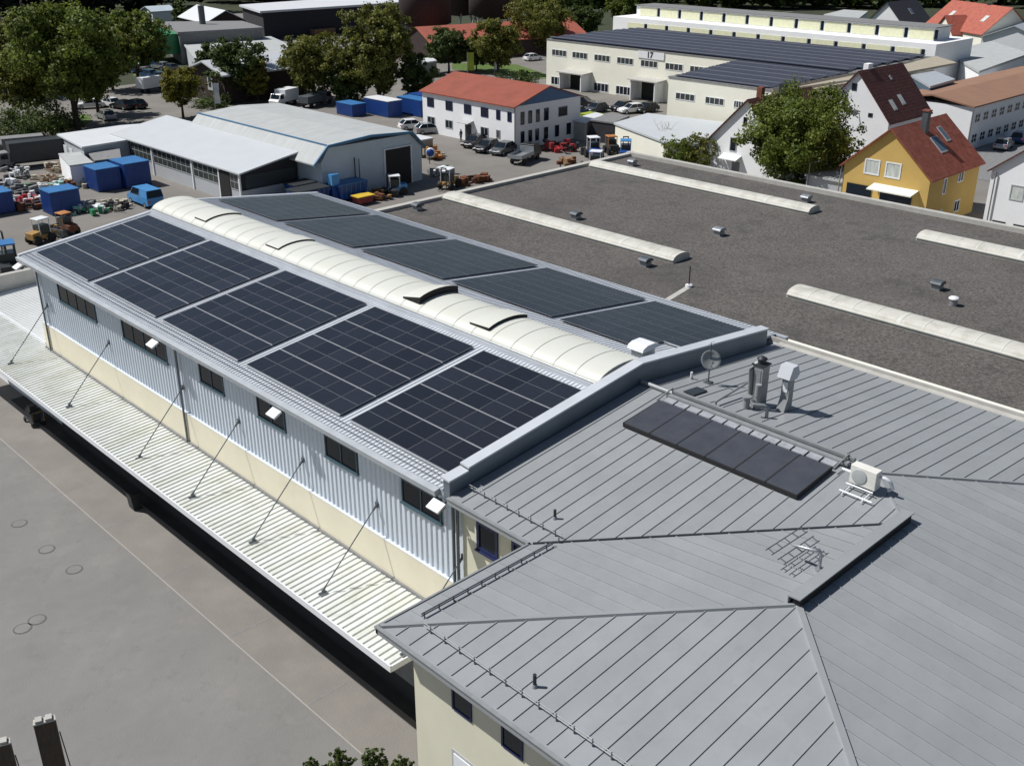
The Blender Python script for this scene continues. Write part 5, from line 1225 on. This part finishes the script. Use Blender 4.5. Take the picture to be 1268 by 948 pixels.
# small lift truck / mini excavator
def mini_machine(name, label, cat, a, ang, bodym, roofm, canopy_h=2.2, wheels=True, arm=None, s=1.0):
    t = bpy.data.objects.new(name, None); COL.objects.link(t)
    m1 = MB(); m1.prism([(-1.3*s, .5*s), (-1.35*s, 1.25*s), (-.3*s, 1.35*s), (-.2*s, .95*s), (1.0*s, .9*s), (1.1*s, .5*s)], -.6*s, .6*s, 'y'); q = m1.build('body', bodym, None, bevel=.05); q.parent = t
    m1 = MB(); m1.box(-.5*s, -.65*s, canopy_h*s, .95*s, .65*s, (canopy_h+.12)*s); q = m1.build('cab_roof', roofm, None, bevel=.04); q.parent = t
    for x in (-.4, .85):
        for y in (-.58, .58): m1 = MB(); m1.tube([(x*s, y*s, .9*s), (x*s, y*s, canopy_h*s)], .05*s, 6); q = m1.build('cab_post', roofm if wheels else 'dark', None); q.parent = t
    m1 = MB(); m1.box(-.36*s, -.52*s, .95*s, .8*s, .52*s, 1.9*s); q = m1.build('cab_glass', 'glass_grey', None); q.parent = t
    if wheels:
        for x in (-.9, .8):
            for y in (-.7, .7):
                m1 = MB(); m1.tube([(x*s, (y-.14)*s, .48*s), (x*s, (y+.14)*s, .48*s)], .48*s, 14); q = m1.build('wheel', 'black', None); q.parent = t
    else:
        for y in (-.6, .6):
            m1 = MB(); m1.prism([(-1.1*s, .1*s), (-1.25*s, .35*s), (-1.0*s, .6*s), (1.0*s, .6*s), (1.25*s, .35*s), (1.1*s, .1*s)], (y-.18)*s, (y+.18)*s, 'y'); q = m1.build('track', 'black', None); q.parent = t
    if arm == 'bucket':
        m1 = MB(); m1.tube([(.7*s, -.4*s, 1.0*s), (1.6*s, -.4*s, .9*s), (2.1*s, -.4*s, .4*s)], .09*s, 6); m1.tube([(.7*s, .4*s, 1.0*s), (1.6*s, .4*s, .9*s), (2.1*s, .4*s, .4*s)], .09*s, 6); q = m1.build('loader_arm', 'ochre', None); q.parent = t
        m1 = MB(); m1.prism([(2.0*s, .1*s), (2.9*s, .1*s), (2.3*s, .35*s), (2.2*s, .9*s), (2.0*s, .9*s)], -.95*s, .95*s, 'y'); q = m1.build('bucket', 'steel_dark', None); q.parent = t
    if arm == 'boom':
        m1 = MB(); m1.tube([(.9*s, 0, 1.0*s), (1.9*s, 0, 2.9*s), (3.3*s, 0, 2.6*s)], .15*s, 8, r2=.11*s); q = m1.build('boom', 'dark', None); q.parent = t
        m1 = MB(); m1.tube([(3.3*s, 0, 2.6*s), (3.7*s, 0, 1.0*s)], .11*s, 8); m1.prism([(3.5*s, .3*s), (4.1*s, .4*s), (3.9*s, 1.0*s), (3.5*s, 1.0*s)], -.3*s, .3*s, 'y'); q = m1.build('dipper', 'dark', None); q.parent = t
    if arm == 'mast':
        m1 = MB(); m1.tube([(1.15*s, -.3*s, .2*s), (1.15*s, -.3*s, 2.6*s)], .06*s, 5); m1.tube([(1.15*s, .3*s, .2*s), (1.15*s, .3*s, 2.6*s)], .06*s, 5); m1.box(1.1*s, -.35*s, 2.5*s, 1.2*s, .35*s, 2.62*s); m1.box(1.2*s, -.3*s, .15*s, 2.2*s, -.2*s, .2*s); m1.box(1.2*s, .2*s, .15*s, 2.2*s, .3*s, .2*s); q = m1.build('mast', 'dark', None); q.parent = t
    t.location = (a.x, a.y, .01); t.rotation_euler = (0, 0, R(ang)); return tag(t, label, cat)
mini_machine('wheel_loader', 'wheel loader with a white cab roof and ochre arms', 'loader', P(52, 300), 15, 'ochre', 'white_paint', 2.5, arm='bucket', s=.92)
mini_machine('small_loader', 'small loader with an orange canopy roof beside the white cabbed loader', 'loader', P(84, 290), 100, 'rust', 'orange', 2.4, arm='bucket', s=.88)
mini_machine('excavator', 'dark excavator with a blue cab roof at the picture edge', 'excavator', P(14, 345), 75, 'dark', 'blue_top', 2.5, False, 'boom', 1.25)
mini_machine('forklift', 'small blue forklift with a white canopy at the workshop gate', 'forklift', P(491, 240), 150, 'blue_van', 'white_paint', 2.3, arm='mast', s=.9)
mini_machine('white_dumper', 'white cabbed yard machine with a yellow front by the gravel roof corner', 'dumper', P(556, 233), 200, 'ochre', 'white_paint', 2.3, arm='mast', s=1.0)
mini_machine('blue_loader', 'blue tractor with a white roof among the goods by the office gable', 'tractor', P(735, 196), 60, 'blue_cont', 'white_paint', 2.4, arm='bucket', s=1.1)
mini_machine('green_loader', 'green and blue loader in front of the blue tractor', 'tractor', P(740, 212), 120, 'green', 'white_paint', 2.3, arm='bucket', s=1.05)
mini_machine('light_blue_tractor', 'light blue canopy tractor nearest the cream garage', 'tractor', P(774, 199), 40, 'blue_cont', 'blue_van', 2.3, arm='mast', s=1.1)
mini_machine('yellow_roof_tractor', 'dark tractor with an orange roof beside the light blue one', 'tractor', P(757, 190), 60, 'dark', 'orange', 2.2, arm='mast', s=1.0)
heap('red_implements', 'heap of bright red farm implements beside the flatbed truck', 'implements', P(693, 186), (3.4, 4.6), 26, ['dull_red', 'red', 'dark'], 5, 1.7)
heap('rust_box_parts', 'rusty brown attachments before the red implements', 'attachments', P(703, 203), (2.2, 2.4), 12, ['rust', 'logs'], 6, 1.0)
heap('blue_pallet_goods', 'dark blue pallet goods behind the gravel roof corner', 'goods', P(790, 204), (5, 4), 24, ['blue_cont', 'dark', 'dark'], 7, 1.4)
heap('waste_bins', 'row of grey and green waste bins beside the workshop corner', 'bins', P(545, 216), (3.2, 1.6), 12, ['green', 'white_paint', 'grey'], 8, 1.3)
heap('brown_soil_pile', 'rusty brown scrap pile behind the gravel roof edge', 'pile', P(585, 226), (4.5, 1.6), 26, ['rust', 'rust', 'dark'], 9, .8)
t = thing('blue_sign_board', P(532, 200), 'standing blue and white round sign boards beside the workshop wall', 'sign')
for k, (dx, z, mm) in enumerate(((0, 1.5, 'white_paint'), (.1, 1.5, 'blue_cont'))):
    a = P(532, 203); m1 = MB(); m1.lathe((a.x-dx*1.0, a.y-.3, z), [(0, 0), (.62-.12*k, 0), (.62-.12*k, .06), (0, .06)], 20, axis=Vector((-.8, -.6, 0)).normalized()); m1.build('disc', mm, t)
m1 = MB(); a = P(532, 203); m1.tube([a, a+Vector((0, 0, 1.5))], .05, 6); m1.build('post', 'dark', t)
heap('orange_barriers', 'orange traffic barriers stacked beyond the workshop corner', 'barriers', P(540, 196), (2.4, 2.0), 14, ['orange', 'orange', 'beige'], 10, 2.2)
t = thing('white_shelter_box', P(527, 190), 'small white roofed box leaning to the workshop side', 'box')
a = P(531, 195); m1 = MB(); m1.cbox((a.x, a.y+2, 1.1), (2.4, 3.0, 2.2)); m1.build('walls', 'beige', t); m1 = MB(); m1.cbox((a.x, a.y+2, 2.28), (2.6, 3.2, .14)); m1.build('roof', 'white_roof', t)
# yellow skip behind the hall eave
t = thing('yellow_skip', P(452, 250), 'bright yellow and red low skip behind the hall roof', 'skip'); a = P(450, 252)
m1 = MB(); m1.prism([(a.x-.8, .2), (a.x+.8, .2), (a.x+1.1, .9), (a.x-1.1, .9)], a.y-.7, a.y+.7, 'y'); m1.build('tub', 'dull_red', t); m1 = MB(); m1.cbox((a.x, a.y, .94), (2.3, 1.5, .08)); m1.build('cover', 'yellow', t)
# left yard goods
rows_ = [
 (10, 232, 'white tank on a dark frame at the picture edge', ['white_paint', 'dark'], 1.8), (22, 220, 'pale rounded machine hoods behind the dark drums', ['white_paint', 'grey'], 2.0),
 (30, 240, 'dark drums and crates before the pale hoods', ['dark', 'grey'], 1.5), (44, 236, 'white crates with a green tarp in the left yard', ['white_paint', 'green', 'concrete'], 1.1),
 (32, 258, 'dark scrap boxes next to the blue container edge', ['dark', 'rust'], 1.3), (40, 250, 'red steel stand with a white sack', ['red', 'white_paint'], 1.3),
 (74, 232, 'mint green bundle behind the upright container', ['mint', 'white_paint'], 1.3), (94, 232, 'brown drum cluster before the blue containers', ['rust', 'beige'], 1.7),
 (98, 262, 'white and green sacks right of the upright container', ['mint', 'white_paint', 'dark'], .9), (108, 258, 'grey cable reels behind the green tarp strip', ['grey', 'dark'], .9),
 (122, 262, 'white cover with a green stripe on the pavement', ['white_paint', 'green'], .8), (134, 256, 'pale timber offcuts beside the blue van', ['concrete', 'beige'], .7),
 (146, 258, 'beige pallets with black wheels before the van', ['beige', 'black'], .8), (58, 222, 'green shrubby weeds and planks by the garden shed', ['logs', 'beige'], .5),
 (72, 212, 'weathered timber frame beside the garden shed', ['beige', 'logs'], 1.4), (8, 210, 'grey trailer parts at the edge behind the tank', ['grey', 'dark'], 1.5)]
for i, (px, py, lb, ms, hm) in enumerate(rows_): heap('stored_goods', lb, 'goods', P(px, py), (2.6, 2.6), 18, ms, 20+i, hm, .2, .8)['group'] = 'goods stored in the left yard'
# timber stacks
for i in range(16):
    a = P(330+13*i, 26+(i % 3)*9-(i % 5)*1.2, 0); t = thing('timber_stack', a, f'{["pale","orange brown","dark","grey"][i % 4]} timber stack in the yard, {ORD[i] if i < 14 else ["fifteenth","sixteenth"][i-14]} from the barn side', 'timber stack', 'timber stacks in the yard')
    for k in range(3):
        m1 = MB(); m1.cbox(a+Vector((0, k*2.0-2, 1.0)), (7, 1.6, 1.6+.3*(k % 2)), rz=.1); m1.build('planks', ['concrete', 'logs', 'dark', 'grey'][i % 4], t)
# flags
def flag(px, py, h, m, label, w_=.9):
    a = P(px, py); t = thing('banner_flag', a, label, 'flag'); m1 = MB(); m1.tube([a, a+Vector((0, 0, h))], .05, 6); m1.build('pole', 'steel', t)
    m1 = MB(); vs = []; n_ = 8
    for k in range(n_+1):
        z = h*.25+(h*.73)*k/n_; wv = .12*math.sin(k*1.1); vs += [(a.x+.05, a.y+wv*.3, z), (a.x+w_*.8+wv, a.y-w_*.6+wv, z)]
    m1.add(vs, [(2*k, 2*k+1, 2*k+3, 2*k+2) for k in range(n_)], 0, True); m1.build('banner', m, t)
flag(267, 137, 4.4, 'white_paint', 'tall narrow white banner flag by the dark timber house'); flag(579, 95, 4.6, 'lime', 'tall lime green banner flag beyond the red roof', 1.3); flag(612, 92, 3.4, 'white_paint', 'small white banner beside the roadside trees')
# person by the office door
a = P(571, 176); t = thing('person', a, 'person in dark clothes standing by the office door', 'person')
def figure(a):
    me = bpy.data.meshes.new('body'); V = [(0, 0, .95), (0, 0, 1.25), (0, 0, 1.48), (0, 0, 1.62), (0, 0, 1.74), (-.10, 0, .93), (-.11, .02, .5), (-.12, 0, .06), (-.12, .14, .03), (.10, 0, .93), (.11, .05, .5), (.13, -.05, .06), (.13, .1, .03), (-.2, 0, 1.44), (-.26, 0, 1.15), (-.25, .1, .9), (.2, 0, 1.44), (.26, 0, 1.15), (.24, .12, .92)]
    E_ = [(0, 1), (1, 2), (2, 3), (3, 4), (0, 5), (5, 6), (6, 7), (7, 8), (0, 9), (9, 10), (10, 11), (11, 12), (2, 13), (13, 14), (14, 15), (2, 16), (16, 17), (17, 18)]
    me.from_pydata(V, E_, []); o = bpy.data.objects.new('body', me); COL.objects.link(o)
    md = o.modifiers.new('skin', 'SKIN'); rad = [.14, .15, .15, .055, .10, .1, .07, .045, .04, .1, .07, .045, .04, .06, .045, .035, .06, .045, .035]
    for i, r_ in enumerate(rad): me.skin_vertices[0].data[i].radius = (r_, r_*.85)
    me.skin_vertices[0].data[0].use_root = True
    o.modifiers.new('sub', 'SUBSURF').levels = 1; me.materials.append(M['dark']); return o
o = figure(a); o.parent = t
m1 = MB(); m1.lathe(a+Vector((0, 0, 1.60)), [(0, -.02), (.085, .03), (.10, .12), (.08, .2), (0, .24)], 12); m1.build('hair', 'black', t)
# pillars at the lower left, close to the camera
def pillar(px0, px1, py, zt, label):
    a, b = P(px0, py, zt), P(px1, py-7, zt); t = thing('timber_pillar', ((a.x+b.x)/2, (a.y+b.y)/2, 0), label, 'pillar')
    d = (b-a); d.z = 0; n_ = Vector((-d.y, d.x, 0)).normalized()*.25
    m1 = MB(); m1.prism([(a.x, a.y), (b.x, b.y), (b.x+n_.x, b.y+n_.y), (a.x+n_.x, a.y+n_.y)], 0, zt-.05, 'z')
    m1.build('shaft', 'timber', t)
    m1 = MB(); c = (a+b)/2
    for s in (.25, .72): q = a.lerp(b, s)+n_*.5; m1.cbox(q+Vector((0, 0, .02)), (.2, .25, .12), rz=math.atan2(d.y, d.x))
    m1.prism([(a.x-.02, a.y-.02), (b.x+.02, b.y-.02), (b.x+n_.x, b.y+n_.y), (a.x+n_.x, a.y+n_.y)], zt-.05, zt, 'z'); m1.build('cap', 'concrete', t)
    m1 = MB(); q = b+n_*.3; m1.tube([(q.x+.05, q.y, zt-.6), (q.x+.35, q.y, 0)], .02, 5); m1.build('brace', 'dark', t)
pillar(41, 68, 897, 6.0, 'grey brown slatted pillar with pale caps in the yard'); pillar(-16, 12, 926, 6.0, 'slatted pillar cut by the picture edge in the yard')
# trolleys and a bin in the canopy shade
t = thing('parked_trolley', P(42, 522), 'dark hand trolley with loaded crates half in the canopy shade', 'trolley'); a = P(42, 524)
m1 = MB(); m1.cbox(a+Vector((.1, 0, .32)), (.8, 1.5, .06)); m1.build('deck', 'dark', t)
for dx, dy in ((-.3, -.6), (.4, -.6), (-.3, .6), (.4, .6)): m1 = MB(); m1.tube([a+Vector((dx-.04, dy, .15)), a+Vector((dx+.04, dy, .15))], .15, 12); m1.build('wheel', 'black', t)
m1 = MB(); m1.tube([a+Vector((-.25, -.75, .3)), a+Vector((-.3, -.95, 1.1)), a+Vector((.4, -.95, 1.1)), a+Vector((.4, -.75, .3))], .025, 6); m1.build('handle', 'ochre', t)
for dx, dy, z, sz in ((0, -.35, .6, .5), (.15, .3, .65, .6), (.05, 0, 1.05, .4)): m1 = MB(); m1.cbox(a+Vector((dx, dy, z)), (sz, sz*1.1, sz), rz=.3*dx); m1.build('crate', 'dark', t)
t = thing('dark_bin', P(166, 628), 'dark bin standing at the canopy shadow line', 'bin'); a = P(168, 629)
m1 = MB(); m1.prism([(a.x-.22, .08), (a.x+.22, .08), (a.x+.30, 1.0), (a.x-.30, 1.0)], a.y-.28, a.y+.28, 'y'); m1.build('tub', 'dark', t); m1 = MB(); m1.cbox((a.x, a.y, 1.03), (.66, .64, .06)); m1.build('lid', 'black', t)

# ------------------------------------------------------------------ trees
def crown_mesh(name, n, rad, hgt, leaf, mat_, seed, lobes=16, low=.0, openness=.35):
    rg = np.random.default_rng(seed)
    L_ = []; lobes = lobes+12
    for i in range(lobes):
        u = -0.92+1.84*(i+.5)/lobes; th = i*2.39996+rg.uniform(-.5, .5); k = math.sqrt(max(0, 1-u*u))
        k = k*(1.0 if u > -.2 else .92); rr = rg.uniform(.36, .82); lr = rg.uniform(.17, .40)*rad*(1.0 if u < .6 else .8)
        L_.append((math.cos(th)*k*rr*rad, math.sin(th)*k*rr*rad, hgt*.5+u*.78*hgt*.5, lr))
    L_.append((0, 0, hgt*.5, .55*rad)); L_.append((0, 0, hgt*.28, .5*rad))
    L_ = np.array(L_); wts = L_[:, 3]**2; asp = np.array([1, 1, max(.8, min(1.5, .95*hgt/(2*rad)))])
    nc = int(min(420, 90+n/60)); ci = rg.choice(len(L_), nc, p=wts/wts.sum()); dd = rg.normal(size=(nc, 3)); dd /= np.linalg.norm(dd, axis=1)[:, None]
    CL = L_[ci, :3]+dd*(L_[ci, 3]*rg.uniform(.55, 1.18, nc))[:, None]*asp; CR = rad*rg.uniform(.06, .17, nc)
    idx = rg.choice(nc, n, p=CR**1.6/(CR**1.6).sum())
    d = rg.normal(size=(n, 3)); dn = d/np.linalg.norm(d, axis=1)[:, None]
    c = CL[idx]+dn*(CR[idx]*rg.uniform(0.25, 1.25, n))[:, None]*np.array([1, 1, .75])
    d = dn*.6+dd[idx]*.8
    c[:, 2] = np.maximum(c[:, 2], low)
    nr = d+rg.normal(size=(n, 3))*.7+np.array([0, 0, .35]); nr /= np.linalg.norm(nr, axis=1)[:, None]
    t1 = np.cross(nr, rg.normal(size=(n, 3))); t1 /= np.linalg.norm(t1, axis=1)[:, None]; t2 = np.cross(nr, t1)
    s = leaf*rg.uniform(.6, 1.3, n)[:, None]
    v = np.empty((n, 4, 3)); v[:, 0] = c-t1*s; v[:, 1] = c+t2*s*.6+nr*s*.15; v[:, 2] = c+t1*s; v[:, 3] = c-t2*s*.6+nr*s*.15
    me = bpy.data.meshes.new(name); me.vertices.add(4*n); me.vertices.foreach_set('co', v.reshape(-1))
    me.loops.add(4*n); me.loops.foreach_set('vertex_index', np.arange(4*n, dtype=np.int32))
    me.polygons.add(n); me.polygons.foreach_set('loop_start', np.arange(0, 4*n, 4, dtype=np.int32)); me.polygons.foreach_set('loop_total', np.full(n, 4, dtype=np.int32))
    me.update(calc_edges=True); me.materials.append(M[mat_]); return me, L_
def tree(px, py, top, wpx, leafm, label, n=5200, leaf=.34, seed=1, name='leafy_tree', low_frac=.18, cat='tree'):
    a = P(px, py); dep = float((np.array(a)-CAM) @ _f)
    # height from the picture
    lo, hi = 0, 60
    for _ in range(40):
        m_ = (lo+hi)/2; d = np.array([a.x, a.y, m_])-CAM; yy = 474-FPX*(d@_u)/(d@_f)
        if yy > top: lo = m_
        else: hi = m_
    h = m_; rad = wpx/2/(FPX/dep)
    t = thing(name, (a.x, a.y, 0), label, cat)
    base = h*low_frac; me, L_ = crown_mesh('crown', int(n*(2.6 if leaf > .22 else 1.6)), rad*1.08, (h-base), leaf*(.74 if leaf > .22 else .9), leafm, seed)
    o = bpy.data.objects.new('crown', me); COL.objects.link(o); o.parent = t; o.location = (0, 0, base)
    tr = MB(); c = Vector((a.x, a.y, 0)); r0 = max(.12, h*.028)
    tr.tube([c, c+Vector((.05, .05, base*.7)), c+Vector((0, .1, base+h*.25)), c+Vector((.1, 0, base+(h-base)*.7))], r0, 8, r2=r0*.3)
    for k in range(7):
        l = L_[k]; s0 = c+Vector((0, .05, base*.6+k*.08*h)); e = c+Vector((l[0]*.8, l[1]*.8, base+l[2])); tr.tube([s0, (s0+e)/2+Vector((0, 0, .3)), e], r0*.45, 6, r2=r0*.12)
    tr.build('trunk', 'bark', t); return t
TR = [(96, 160, -6, 138, 'leaf', 'tallest leafy tree over the left car park', 9000, .42, .22), (38, 152, 48, 72, 'leaf_olive', 'round olive green tree in front of the tallest left tree', 5200, .32, .15),
 (122, 142, 50, 64, 'leaf_olive', 'slim olive green tree above the white cars', 5000, .30, .2), (172, 104, 8, 80, 'leaf', 'deep green round tree behind the far lot', 6000, .38, .25),
 (8, 120, 18, 70, 'leaf_olive', 'olive tree at the picture edge behind the other left trees', 5000, .36, .15), (227, 146, 78, 54, 'leaf_yellow', 'small yellow green tree on the paved road', 3800, .26, .22),
 (300, 126, 45, 72, 'leaf_dark', 'dark green tree beside the dark timber house', 6000, .32, .1), (320, 128, 72, 38, 'leaf_yellow', 'small yellowing tree against a darker one', 2600, .26, .15),
 (390, 126, 34, 80, 'leaf_olive', 'broad round tree behind the truck and tank', 7000, .32, .1), (470, 128, -8, 88, 'leaf_olive', 'tallest tree in the middle above the blue containers', 9500, .34, .08),
 (435, 128, 70, 60, 'leaf_dark', 'low dark tree between the broad and the tall tree', 4000, .32, .05), (515, 128, 60, 50, 'leaf_dark', 'low dark tree at the foot of the tall tree', 3500, .32, .05),
 (556, 90, 32, 52, 'leaf_dark', 'dark round tree beside the kiosk', 4600, .34, .22), (617, 92, 18, 62, 'leaf_olive', 'upright olive tree behind the red office roof', 5600, .34, .1),
 (668, 66, -4, 78, 'leaf_olive', 'bushy olive tree at the corner of the cream hall', 6500, .38, .08), (725, 44, 6, 48, 'leaf_dark', 'small dark tree above the cream hall roof', 3500, .4, .1),
 (772, 30, -12, 44, 'leaf', 'green tree beside the end of the strip building', 3500, .42, .1), (700, 30, -14, 50, 'leaf_dark', 'dark tree behind the small tree over the cream hall', 3000, .45, .1),
 (1198, 168, 120, 34, 'leaf_dark', 'dark slender tree between the pavilion and brown roof', 3200, .24, .1), (985, 236, 104, 142, 'leaf', 'big dense round tree before the white gabled house', 26000, .20, .10),
 (228, 44, -2, 26, 'leaf_dark', 'small dark conifer shaped tree near the white roofed barn', 1200, .45, .1), (268, 112, 52, 46, 'leaf_dark', 'dark tree filling the gap behind the small yellow green tree', 3000, .34, .1), (140, 112, 30, 60, 'leaf_olive', 'olive tree between the tallest left tree and its neighbour', 3600, .38, .12), (590, 88, 44, 44, 'leaf', 'fresh green tree between the dark round and the olive tree', 3000, .32, .12),
 (650, 108, 86, 22, 'leaf_dark', 'dark shrub by the end of the red office roof', 1200, .25, .05)]
for i, (px, py, tp, w_, lm, lb, n_, lf, lo) in enumerate(TR): tree(px, py, tp, w_, lm, lb, n_, lf, 50+i, 'leafy_tree', lo)
tree(44, 164, 140, 118, 'leaf_dark', 'long dark shaded hedge in front of the left car park', 5200, .22, 89, 'hedge', .02, 'hedge')
for i, (px, py, tp, w_, lm, lb) in enumerate(((838, 210, 164, 52, 'leaf', 'bright green bush beside the cream garage'), (864, 214, 160, 50, 'leaf_olive', 'olive bush next to the white gabled house wall'), (1130, 262, 232, 34, 'leaf', 'garden shrub at the corner of the yellow house'), (1064, 238, 214, 22, 'leaf_dark', 'small dark shrub beside the yellow house terrace'), (1092, 240, 224, 26, 'leaf', 'terrace plants under the awning'), (580, 172, 160, 12, 'leaf_dark', 'potted shrub beside the office door'), (556, 166, 155, 12, 'leaf_dark', 'potted shrub at the silver car'), (640, 112, 92, 60, 'leaf_dark', 'low hedge behind the red roof'), (262, 132, 124, 60, 'leaf_dark', 'low hedge under the dark timber house'))):
    tree(px, py, tp, w_, lm, lb, 1600 if w_ > 20 else 500, .17, 90+i, 'bush', .02, 'bush')
for i, (px, py, tp, w_, lb) in enumerate(((388, 975, 934, 26, 'first low evergreen shrub at the lower picture edge'), (424, 968, 924, 36, 'tall low edge shrub between two smaller ones'), (462, 968, 926, 34, 'pointed evergreen shrub right of the taller one'), (500, 972, 935, 30, 'evergreen shrub nearest the cream wall corner'))):
    tree(px, py, tp, w_, 'leaf_dark', lb, 1500, .07, 120+i, 'evergreen_shrub', .02, 'shrub')
# bare-branched small tree by the garage
a = P(820, 190); t = thing('bare_tree', a, 'small leafless branching tree in front of the cream garage', 'tree'); m1 = MB(); rd = random.Random(5)
m1.tube([a, a+Vector((0, 0, 2.2))], .09, 6, r2=.06)
for k in range(16):
    s0 = a+Vector((0, 0, 1.2+rd.random()*1.2)); e = s0+Vector((rd.uniform(-1.6, 1.6), rd.uniform(-1.6, 1.6), rd.uniform(.8, 2.2))); m1.tube([s0, e], .035, 4, r2=.012)
    for j in range(3): f_ = s0.lerp(e, rd.uniform(.4, .9)); m1.tube([f_, f_+Vector((rd.uniform(-.6, .6), rd.uniform(-.6, .6), rd.uniform(.2, .8)))], .016, 4)
m1.build('branches', 'beige', t)

# forest belt far behind: one mass
def forest(name, m, specs, seed):
    rg = np.random.default_rng(seed); allv = []
    for (x, y, h, r) in specs:
        n = 330; L_ = [(rg.uniform(-.5, .5)*r, rg.uniform(-.5, .5)*r, h*rg.uniform(.35, .85), r*rg.uniform(.4, .65)) for _ in range(7)]
        L_ = np.array(L_); idx = rg.integers(0, 7, n); d = rg.normal(size=(n, 3)); d /= np.linalg.norm(d, axis=1)[:, None]
        c = L_[idx, :3]+d*(L_[idx, 3]*rg.uniform(.5, 1, n)**.4)[:, None]*np.array([1, 1, 1.25]); c[:, 2] = np.clip(c[:, 2], .3, None); c += np.array([x, y, 0])
        nr = d+rg.normal(size=(n, 3))*.6; nr /= np.linalg.norm(nr, axis=1)[:, None]; t1 = np.cross(nr, rg.normal(size=(n, 3))); t1 /= np.linalg.norm(t1, axis=1)[:, None]; t2 = np.cross(nr, t1)
        s = rg.uniform(.7, 1.5, n)[:, None]; v = np.stack([c-t1*s, c+t2*s*.7, c+t1*s, c-t2*s*.7], 1); allv.append(v.reshape(-1, 3))
    v = np.concatenate(allv); k = len(v)//4
    me = bpy.data.meshes.new(name); me.vertices.add(4*k); me.vertices.foreach_set('co', v.reshape(-1)); me.loops.add(4*k); me.loops.foreach_set('vertex_index', np.arange(4*k, dtype=np.int32))
    me.polygons.add(k); me.polygons.foreach_set('loop_start', np.arange(0, 4*k, 4, dtype=np.int32)); me.polygons.foreach_set('loop_total', np.full(k, 4, dtype=np.int32)); me.update(calc_edges=True); me.materials.append(M[m])
    o = bpy.data.objects.new(name, me); COL.objects.link(o); return tag(o, kind='stuff')
sp = []
for k in range(420):
    px = random.uniform(-300, 660); top = 52 if px < 150 else (26 if px < 240 else (6 if px < 520 else 10))
    a = P(px, random.uniform(-22, top), 0); sp.append((a.x, a.y, random.uniform(15, 22), random.uniform(5, 8)))
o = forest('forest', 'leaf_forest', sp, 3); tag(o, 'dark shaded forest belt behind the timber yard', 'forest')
sp = []
for k in range(380):
    px = random.uniform(640, 1480); a = P(px, random.uniform(-22, 12), 0); sp.append((a.x, a.y, random.uniform(8, 15), random.uniform(4.5, 7)))
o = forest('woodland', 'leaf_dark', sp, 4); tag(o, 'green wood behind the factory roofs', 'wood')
